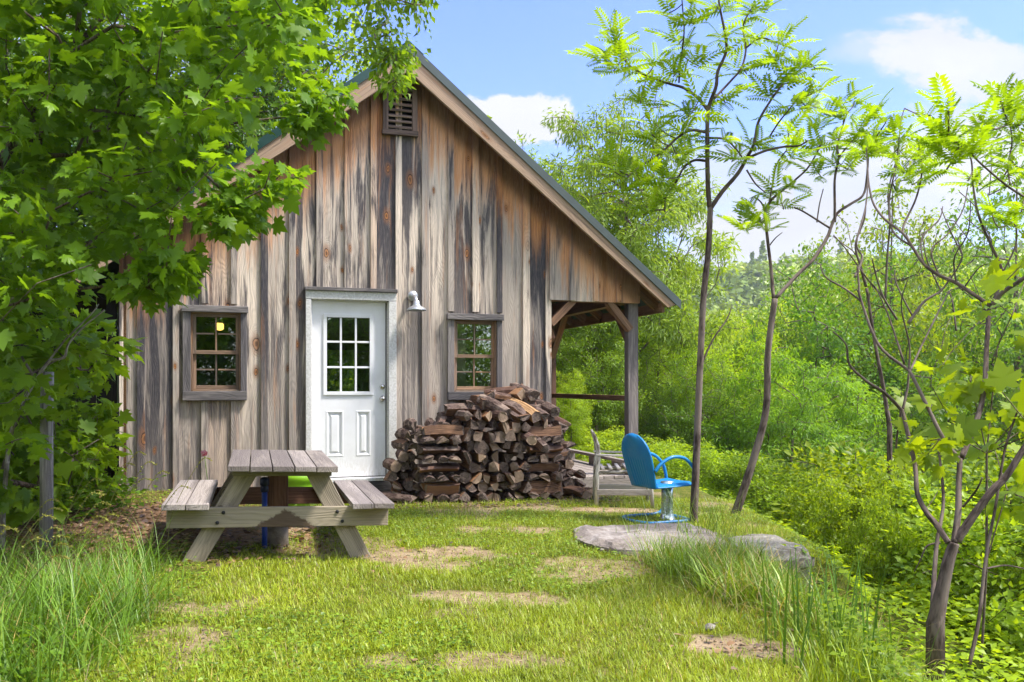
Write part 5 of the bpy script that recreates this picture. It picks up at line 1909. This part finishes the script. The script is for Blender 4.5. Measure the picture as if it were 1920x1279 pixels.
def big_tree(name, label, path, att, tmpl, per, spread, size, color, seed, tip=.0035, rmax=.11, droop=.5, upn=1.0, jit=.45, far_w=.12):
    rng = np.random.default_rng(seed)
    tv, tt, tp, td = grow(path, att, rng, tip, rmax=rmax, far_w=far_w, lift=.05)
    curl = tmpl[0].copy(); curl[:, 2] = curl[:, 2] * 2.6 - .12 * curl[:, 1] ** 2; curl[:, 0] *= .82
    flat = tmpl[0].copy(); flat[:, 2] *= .3; flat[:, 0] *= 1.08; flat[:, 0] += .10 * flat[:, 1] ** 2
    vs, ts, rs_, b = [], [], [], 0
    for tv_, pr_, sz_ in ((tmpl[0], .45, 1.0), (curl, .33, .9), (flat, .22, 1.12)):
        v, t, r = cluster_leaves(tp, td, rng, max(1, round(per * pr_)), spread, size * sz_, (tv_, tmpl[1]), droop, upn, jit + .1)
        vs.append(v); ts.append(t + b); rs_.append(r); b += len(v)
    v, t, r = np.concatenate(vs), np.concatenate(ts), np.concatenate(rs_)
    root = empty(name, path[0], 0, label, 'tree')
    o0 = np.array(path[0])
    link('trunk', wood_mesh(name + '_trunk', tv - o0, tt, M['bark']), root)
    link('crown', np_mesh(name + '_crown', v - o0, t, M['leaf'], r), root, color=color)
    return root


def wpn(px, py, Y): return tuple(wp(px, py, Y))


rng = np.random.default_rng(17)
poly_up = [(-260, -260), (560, -260), (630, -60), (640, 20), (610, 90), (550, 150), (490, 205), (450, 245), (425, 290), (380, 335), (340, 385), (290, 425), (240, 470), (185, 510), (140, 570), (60, 620), (-260, 700)]
att = np.concatenate([fill(poly_up, 760, 4.6, 7.2, rng),
                      fill([(480, 330), (540, 285), (548, 310), (480, 400), (430, 440), (400, 420)], 26, 5.2, 5.9, rng),
                      fill([(560, 230), (620, 170), (640, 150), (630, 190), (585, 250)], 14, 5.6, 6.2, rng),
                      fill([(250, 520), (350, 480), (345, 520), (290, 560)], 22, 5.0, 5.6, rng)])
mp = [wpn(-170, 1010, 5.9), wpn(-150, 800, 5.9), wpn(-105, 560, 5.9), wpn(-40, 370, 5.8), wpn(45, 235, 5.7), wpn(140, 95, 5.6), wpn(260, -60, 5.7), wpn(400, -180, 5.9)]
big_tree('maple_tree', 'large leafy maple overhanging the yard and the left end of the cabin', mp, att, MAPLE, 18, .20, .09, (.135, .28, .016), 41, rmax=.10)
poly_lo = [(-260, 640), (60, 610), (150, 600), (205, 600), (225, 640), (205, 700), (150, 730), (170, 780), (190, 830), (160, 900), (110, 940), (40, 960), (-260, 940)]
att = np.concatenate([fill(poly_lo, 130, 6.5, 7.9, rng), fill([(-260, 640), (40, 610), (60, 800), (45, 940), (-260, 940)], 50, 5.2, 6.4, rng),
                      fill([(110, 580), (222, 600), (205, 700), (190, 800), (205, 930), (110, 930)], 46, 7.2, 8.3, rng)])
big_tree('maple_sapling', 'young maple with broad light leaves around the fence post', [wpn(-20, 1010, 6.3), wpn(0, 900, 6.3), wpn(30, 800, 6.3), wpn(60, 700, 6.3)], att, MAPLE, 12, .25, .125, (.155, .30, .018), 43, rmax=.03)
att = np.concatenate([fill([(560, -200), (830, -200), (822, 15), (790, 70), (745, 60), (690, 110), (655, 90)], 120, 6.4, 7.6, rng),
                      fill([(690, 100), (790, 60), (785, 110), (745, 165), (735, 195), (722, 160)], 26, 6.7, 7.1, rng)])
big_tree('birch_tree', 'small leaved birch branch hanging over the roof peak', [wpn(-420, 1000, 7.3), wpn(-330, 500, 7.3), wpn(-200, 100, 7.2), wpn(60, -250, 7.1), wpn(380, -300, 7.0), wpn(600, -180, 7.0), wpn(720, -40, 7.0)],
         att, KITE, 26, .17, .062, (.16, .30, .022), 47, tip=.003, rmax=.09, droop=.7, far_w=.02)
# pale dead branch in front
stems('dead_sapling', 'pale dead twig leaning over the fence post', 6.1, [
    ([(5, 960), (20, 817), (45, 751), (80, 693), (94, 675)], 9, 7),
    ([(94, 675), (120, 670), (129, 644), (160, 610), (196, 581)], 6, 3),
    ([(80, 693), (120, 640), (170, 590), (185, 570)], 5, 2),
    ([(45, 751), (85, 740), (100, 720)], 3, 1.5)], [], SUM, 5, False, bark='deadbark', depth=.4)
# yellowing oak leaved sapling right
att = np.concatenate([fill([(1690, 800), (1760, 640), (1900, 470), (1960, 460), (1960, 980), (1850, 900), (1760, 960), (1690, 900)], 24, 5.6, 7.2, rng)])
big_tree('oak_sapling', 'sapling with large yellow and green lobed leaves behind the right sumac', [wpn(1840, 1240, 6.2), wpn(1850, 1050, 6.2), wpn(1850, 850, 6.3), wpn(1870, 650, 6.3)], att, MAPLE, 7, .25, .17, (.22, .34, .014), 53, rmax=.025)

# ------------------------------------------------------------------ grasses and litter
BL5 = (np.array([(-.5, 0, 0), (.5, 0, 0), (-.4, .38, .05), (.4, .38, .05), (-.25, .74, .2), (.25, .74, .2), (0, 1, .42)], float),
       np.array([(0, 1, 3), (0, 3, 2), (2, 3, 5), (2, 5, 4), (4, 5, 6)]))
BL3 = (np.array([(-.5, 0, 0), (.5, 0, 0), (-.35, .55, .12), (.35, .55, .12), (0, 1, .4)], float), np.array([(0, 1, 3), (0, 3, 2), (2, 3, 4)]))


def blades(name, x, y, h, w, lean, rng, tone, color, label, tmpl=BL3, cat='grass', curl=1.0):
    n = len(x)
    z = gz(x, y) - .008
    Pn = np.stack([x, y, z], 1)
    a = rng.uniform(0, 6.283, n)
    le = np.abs(rng.normal(0, lean, n))
    D = np.stack([np.cos(a) * np.sin(le), np.sin(a) * np.sin(le), np.cos(le)], 1)
    Nn_ = np.stack([np.cos(a), np.sin(a), np.full(n, .1)], 1)
    X, Y_, Z = frames(D, Nn_)
    tv, tt = tmpl
    v = Pn[:, None] + tv[None, :, 0:1] * w[:, None, None] * X[:, None] + h[:, None, None] * (tv[None, :, 1:2] * Y_[:, None] + curl * tv[None, :, 2:3] * Z[:, None])
    t = (tt[None] + (np.arange(n) * len(tv))[:, None, None]).reshape(-1, 3)
    o = link(name, np_mesh(name, v.reshape(-1, 3), t, M['grass'], np.repeat(np.clip(tone, 0, 1), len(tv))), color=color)
    return tag(o, label, cat, kind='stuff')


def clumps(n, poly, per, rng, sp=.05):
    cx, cy = [], []
    P_ = np.array(poly)
    while len(cx) < n:
        x, y = rng.uniform(P_[:, 0].min(), P_[:, 0].max()), rng.uniform(P_[:, 1].min(), P_[:, 1].max())
        if pip(np.array([x]), np.array([y]), poly)[0]: cx.append(x); cy.append(y)
    x = np.repeat(cx, per) + rng.normal(0, sp, n * per); y = np.repeat(cy, per) + rng.normal(0, sp, n * per)
    return x, y


rng = np.random.default_rng(77)
n = 420000
yy = 3.2 * (9.9 / 3.2) ** rng.random(n)
xx = rng.uniform(-4.6, 2.7, n)
dm = dirt_amount(xx, yy)
keep = (rng.random(n) > dm * .97) & (xx < edge_x(yy) + .3)
loc_s = (xx - DX) * UX + (yy - DY) * UY
loc_y = -(xx - DX) * UY + (yy - DY) * UX
keep &= ~((loc_y > -.12)) & ~((loc_y > -1.0) & (loc_s > .3) & (loc_s < 2.75))
keep &= ~((xx < -2.0) & (yy > 5.6) & (rng.random(n) < .8))
xx, yy = xx[keep], yy[keep]
patch = vnoise(xx, yy, 1.3, 21) * .6 + vnoise(xx, yy, 3.7, 22) * .4
hgt = rng.uniform(.018, .06, len(xx)) * (.7 + .8 * vnoise(xx, yy, 2.1, 23))
print('lawn blades', len(xx))
blades('lawn_grass', xx, yy, hgt, rng.uniform(.0035, .0065, len(xx)), .75, rng, patch * .75 + rng.random(len(xx)) * .45 - .08, (.245, .35, .024), 'short yellow green mown grass of the lawn')
k_ = (rng.random(len(xx)) < .07) & (vnoise(xx, yy, 1.7, 41) > .42)
blades('dry_grass', xx[k_], yy[k_], hgt[k_] * 1.25, rng.uniform(.003, .005, k_.sum()), .95, rng, rng.random(k_.sum()), (.36, .31, .12), 'straw coloured dry blades among the lawn grass')
xt, yt = clumps(330, [(-1.6, 3.5), (1.2, 3.5), (1.5, 5), (1.0, 7), (1.2, 8.6), (-1, 8.6), (-2.0, 5.5)], 26, rng, .035)
blades('lawn_tufts', xt, yt, np.repeat(rng.uniform(.03, .11, 330), 26) * rng.uniform(.6, 1.1, len(xt)), rng.uniform(.003, .006, len(xt)), .6, rng, np.repeat(rng.random(330), 26) * .6 + rng.random(len(xt)) * .4, (.19, .29, .022), 'taller grass tufts in the lawn', BL5)
# low clover and weeds
n = 60000
yy = 3.2 * (9.6 / 3.2) ** rng.random(n); xx = rng.uniform(-4.2, 2.8, n)
cl_ = vnoise(xx, yy, 1.1, 31)
keep = (cl_ > .5) & (rng.random(n) > dirt_amount(xx, yy)) & (xx < edge_x(yy) + .4)
ls = -(xx - DX) * UY + (yy - DY) * UX
keep &= ls < -.15
xx, yy = xx[keep], yy[keep]
N = len(xx)
Pn = np.stack([xx, yy, gz(xx, yy) + rng.uniform(.005, .045, N)], 1)
a = rng.uniform(0, 6.28, N)
v, t = inst(KITE2[0], KITE2[1], Pn, np.stack([np.cos(a), np.sin(a), rng.uniform(-.1, .5, N)], 1), np.stack([rng.normal(0, .35, N), rng.normal(0, .35, N), np.ones(N)], 1), rng.uniform(.012, .032, N), np.full(N, 1.3))
tag(link('clover', np_mesh('clover', v, t, M['grass'], np.repeat(rng.random(N), 4)), color=(.14, .25, .022)), 'low clover and small weeds in the lawn', 'clover', kind='stuff')


# tall grass : left verge
x, y = clumps(170, [(-3.6, 3.4), (-1.75, 3.4), (-1.95, 4.2), (-2.1, 5.1), (-2.3, 5.5), (-2.45, 5.9), (-2.9, 5.4), (-4.3, 4.8)], 42, rng, .07)
blades('tall_grass', x, y, np.repeat(rng.uniform(.16, .55, 170), 42) * rng.uniform(.6, 1.1, len(x)), rng.uniform(.004, .008, len(x)), .52, rng, rng.normal(.5, .25, len(x)), (.11, .235, .022), 'tall arching green grass along the left edge of the lawn', BL5)
# right : by the rock and the drop
x, y = clumps(120, [(1.0, 6.5), (1.1, 5.7), (1.25, 5.0), (1.7, 4.7), (2.1, 5.6), (1.9, 6.1), (1.6, 6.4)], 40, rng, .07)
blades('tall_grass', x, y, rng.uniform(.10, .30, len(x)), rng.uniform(.004, .008, len(x)), .3, rng, rng.normal(.5, .25, len(x)), (.15, .27, .02), 'tall green grass in front of the rock slab and stone block', BL5)
x, y = clumps(16, [(1.0, 7.0), (1.0, 7.3), (2.0, 7.6), (2.1, 7.1)], 9, rng, .06)
blades('tall_grass', x, y, rng.uniform(.25, .55, len(x)), rng.uniform(.004, .008, len(x)), .2, rng, rng.normal(.5, .2, len(x)), (.13, .24, .02), 'thin tall grass stalks in front of the blue chair base', BL5)
# lower right weeds
x, y = clumps(150, [(1.3, 3.6), (1.45, 4.4), (1.9, 4.9), (3.4, 5.2), (3.4, 3.6)], 26, rng, .09)
blades('tall_grass', x, y, rng.uniform(.10, .32, len(x)), rng.uniform(.004, .009, len(x)), .35, rng, rng.normal(.55, .25, len(x)), (.18, .29, .022), 'rough weedy grass at the bottom right corner', BL5)
x, y = clumps(24, [(1.2, 3.9), (1.35, 4.6), (1.9, 4.6), (1.95, 3.8)], 3, rng, .06)
blades('tall_grass', x, y, rng.uniform(.35, .62, len(x)), rng.uniform(.009, .014, len(x)), .09, rng, rng.normal(.5, .2, len(x)), (.08, .19, .025), 'upright dark green blades at the right of the lawn', BL5, curl=.4)
for poly_, lab_ in (([(-3.4, 3.5), (-1.8, 3.5), (-2.2, 5.2), (-3.8, 5.0)], 'dry bent stalks in the tall grass at the left'), ([(1.0, 6.4), (1.2, 5.0), (1.9, 4.0), (2.2, 5.4), (1.7, 6.3)], 'dry bent stalks in the grass by the rock ledge')):
    x, y = clumps(130, poly_, 9, rng, .10)
    blades('dry_stalks', x, y, rng.uniform(.15, .42, len(x)), rng.uniform(.003, .006, len(x)), .8, rng, rng.random(len(x)), (.36, .32, .14), lab_, BL5, curl=1.6)
    x, y = clumps(90, poly_, 7, rng, .05)
    blades('broad_grass', x, y, rng.uniform(.12, .34, len(x)), rng.uniform(.011, .018, len(x)), .6, rng, rng.random(len(x)), (.15, .27, .022), lab_.replace('dry bent stalks', 'broad bent blades'), BL5, curl=1.5)
# seed heads over the left verge
sx_, sy_, hd = [], [], []
for k in range(26):
    sx_.append(rng.uniform(-3.2, -2.35)); sy_.append(rng.uniform(5.0, 6.3) if k % 2 else rng.uniform(3.7, 5.0))
sx_, sy_ = np.array(sx_), np.array(sy_)
Pn, D, Nn_ = [], [], []
wd = MB()
for x_, y_ in zip(sx_, sy_):
    if y_ < 5.0: x_ = x_ * .5 - 1.1
    h_ = rng.uniform(.5, .85) if y_ > 5 else rng.uniform(.4, .6)
    a = rng.uniform(-.5, .5)
    z0 = gz1(x_, y_)
    pts = [Vector((x_, y_, z0)), Vector((x_ + .04, y_, z0 + h_ * .5)), Vector((x_ + .12 + .1 * math.cos(a), y_ + .1 * math.sin(a), z0 + h_)), Vector((x_ + .3, y_ + .1 * math.sin(a), z0 + h_ * 1.02))]
    sp = smooth_path(pts, 24)
    wd.tube(sp, .0022, 4)
    for q in range(46):
        p = sp[int(rng.integers(14, len(sp)))]
        Pn.append(np.array(p)); D.append(rng.normal(size=3) * .5 + np.array((.6, 0, .1))); Nn_.append(rng.normal(size=3))
v, t = inst(KITE2[0], KITE2[1], np.array(Pn), np.array(D), np.array(Nn_), rng.uniform(.007, .016, len(Pn)))
b0 = len(v)
wv = np.array(wd.v); wt_ = np.array([f for f in wd.f if len(f) == 4])
wt3 = np.concatenate([wt_[:, [0, 1, 2]], wt_[:, [0, 2, 3]]]) + b0
tag(link('grass_seed_heads', np_mesh('grass_seed_heads', np.concatenate([v, wv]), np.concatenate([t, wt3]), M['grass'], np.concatenate([np.full(b0, .9), np.full(len(wv), .4)])), color=(.19, .22, .06)),
    'pale seed heads nodding above the tall grass', 'grass', kind='stuff')


# broad low weeds on the verges
def weeds(name, poly, n, hmax, size, color, label, per=7):
    x, y = clumps(n, poly, per, rng, .06)
    N = len(x)
    hm = hmax * (np.clip((x - edge_x(y) - .1) / 2.2, .08, 1) if name == 'undergrowth' else 1) * (.4 + 1.1 * vnoise(x, y, .9, 61))
    Pn = np.stack([x, y, gz(x, y) + .01 + rng.random(N) * hm], 1)
    a = rng.uniform(0, 6.28, N)
    v, t = inst(KITE[0], KITE[1], Pn, np.stack([np.cos(a), np.sin(a), rng.uniform(-.3, .6, N)], 1), np.stack([rng.normal(0, .4, N), rng.normal(0, .4, N), np.ones(N)], 1), size * rng.uniform(.6, 1.3, N))
    tag(link(name, np_mesh(name, v, t, M['leaf'], np.repeat(rng.random(N), len(KITE[0]))), color=color), label, 'weeds', kind='stuff')


weeds('weeds', [(-3.8, 3.4), (-1.9, 3.4), (-2.3, 4.8), (-4.2, 5.0)], 420, .2, .055, (.12, .25, .02), 'leafy weeds in the lower left corner')
weeds('weeds', [(1.4, 3.5), (1.6, 4.5), (2.1, 5.1), (3.8, 5.6), (3.8, 3.5)], 900, .22, .05, (.18, .30, .02), 'leafy weeds at the lower right corner')
weeds('undergrowth', [(1.7, 4.6), (1.9, 6.3), (2.6, 7), (2.7, 9), (2.6, 12), (2.5, 17), (12, 22), (16, 10), (9, 4)], 15000, .7, .075, (.31, .48, .02), 'leafy undergrowth covering the slope below the yard', 8)
weeds('weeds', [(-4.1, 6.6), (-3.5, 7.0), (-3.4, 8.2), (-4.6, 8.2), (-5.2, 6.4)], 150, .3, .09, (.10, .22, .02), 'leafy weeds around the fence post')
# fallen brown leaves
x, y = clumps(420, [(-4.4, 5.4), (-2.3, 5.7), (-1.4, 6.4), (-1.5, 8.0), (-3, 8.4), (-4.6, 7.4)], 6, rng, .12)
x2, y2 = np.concatenate([rng.uniform(-2.0, 1.6, 40), rng.normal(1.15, .22, 40), rng.normal(-.8, .5, 50)]), np.concatenate([rng.uniform(3.7, 8.8, 40), rng.normal(4.3, .16, 40), rng.normal(6.4, .3, 50)])
x, y = np.concatenate([x, x2]), np.concatenate([y, y2])
N = len(x)
Pn = np.stack([x, y, gz(x, y) + rng.uniform(.008, .03, N)], 1)
a = rng.uniform(0, 6.28, N)
v, t = inst(MAPLE2[0], MAPLE2[1], Pn, np.stack([np.cos(a), np.sin(a), rng.uniform(-.2, .3, N)], 1), np.stack([rng.normal(0, .4, N), rng.normal(0, .4, N), np.ones(N)], 1), np.where(np.arange(N) < N - 130, rng.uniform(.025, .055, N), rng.uniform(.018, .045, N)))
tag(link('leaf_litter', np_mesh('leaf_litter', v, t, M['litter'], np.repeat(rng.random(N), len(MAPLE2[0]))), color=(.19, .135, .095)), 'brown fallen leaves on the bare ground', 'leaf litter', kind='stuff')
n = 9000
xx, yy = rng.uniform(-2.2, 2.0, n), 3.3 * (9 / 3.3) ** rng.random(n)
k_ = rng.random(n) < dirt_amount(xx, yy) ** 1.5
xx, yy = xx[k_], yy[k_]
N = len(xx)
OCT = (np.array([(1, 0, 0), (0, 1, 0), (-1, 0, 0), (0, -1, 0), (0, 0, .7), (0, 0, -.7)], float) * .5, np.array([(0, 1, 4), (1, 2, 4), (2, 3, 4), (3, 0, 4), (1, 0, 5), (2, 1, 5), (3, 2, 5), (0, 3, 5)]))
v, t = inst(OCT[0], OCT[1], np.stack([xx, yy, gz(xx, yy) + .002], 1), rng.normal(size=(N, 3)), rng.normal(size=(N, 3)), rng.uniform(.006, .02, N) * rng.uniform(.5, 1.3, N))
tag(link('soil_crumbs', np_mesh('soil_crumbs', v, t, M['litter'], np.repeat(rng.random(N), 6)), color=(.23, .18, .13)), 'crumbs of soil and grit in the worn bare spots', 'soil', kind='stuff')
# bark chips at the foot of the pile
n = 1500
s_ = rng.uniform(-.1, 3.0, n); of = rng.uniform(.7, 1.3, n)
Pn = np.stack([DX + s_ * UX + of * UY, DY + s_ * UY - of * UX], 1)
Pn = np.concatenate([Pn, (gz(Pn[:, 0], Pn[:, 1]) + .008)[:, None]], 1)
a = rng.uniform(0, 6.28, n)
v, t = inst(KITE2[0], KITE2[1], Pn, np.stack([np.cos(a), np.sin(a), rng.uniform(-.1, .2, n)], 1), np.stack([rng.normal(0, .3, n), rng.normal(0, .3, n), np.ones(n)], 1), rng.uniform(.02, .06, n))
tag(link('bark_chips', np_mesh('bark_chips', v, t, M['litter'], np.repeat(rng.random(n), 4)), color=(.17, .13, .105)), 'bark chips and gravel strewn before the wood pile', 'bark chips', kind='stuff')
print('logs', NLOG)

# ------------------------------------------------------------------ thin summer haze over the valley
hm_, hg = new_mat('thin_haze')
vol = hg.node('VolumePrincipled', {'Color': (.86, .92, 1.0), 'Density': .00045, 'Anisotropy': .2})
hg.l.new(vol.outputs[0], hg.node('OutputMaterial').inputs['Volume'])
hb = MB().box((50, 315, 40), (1100, 900, 130))
tag(hb.build('haze', hm_), 'thin pale air over the valley', 'haze', kind='stuff')
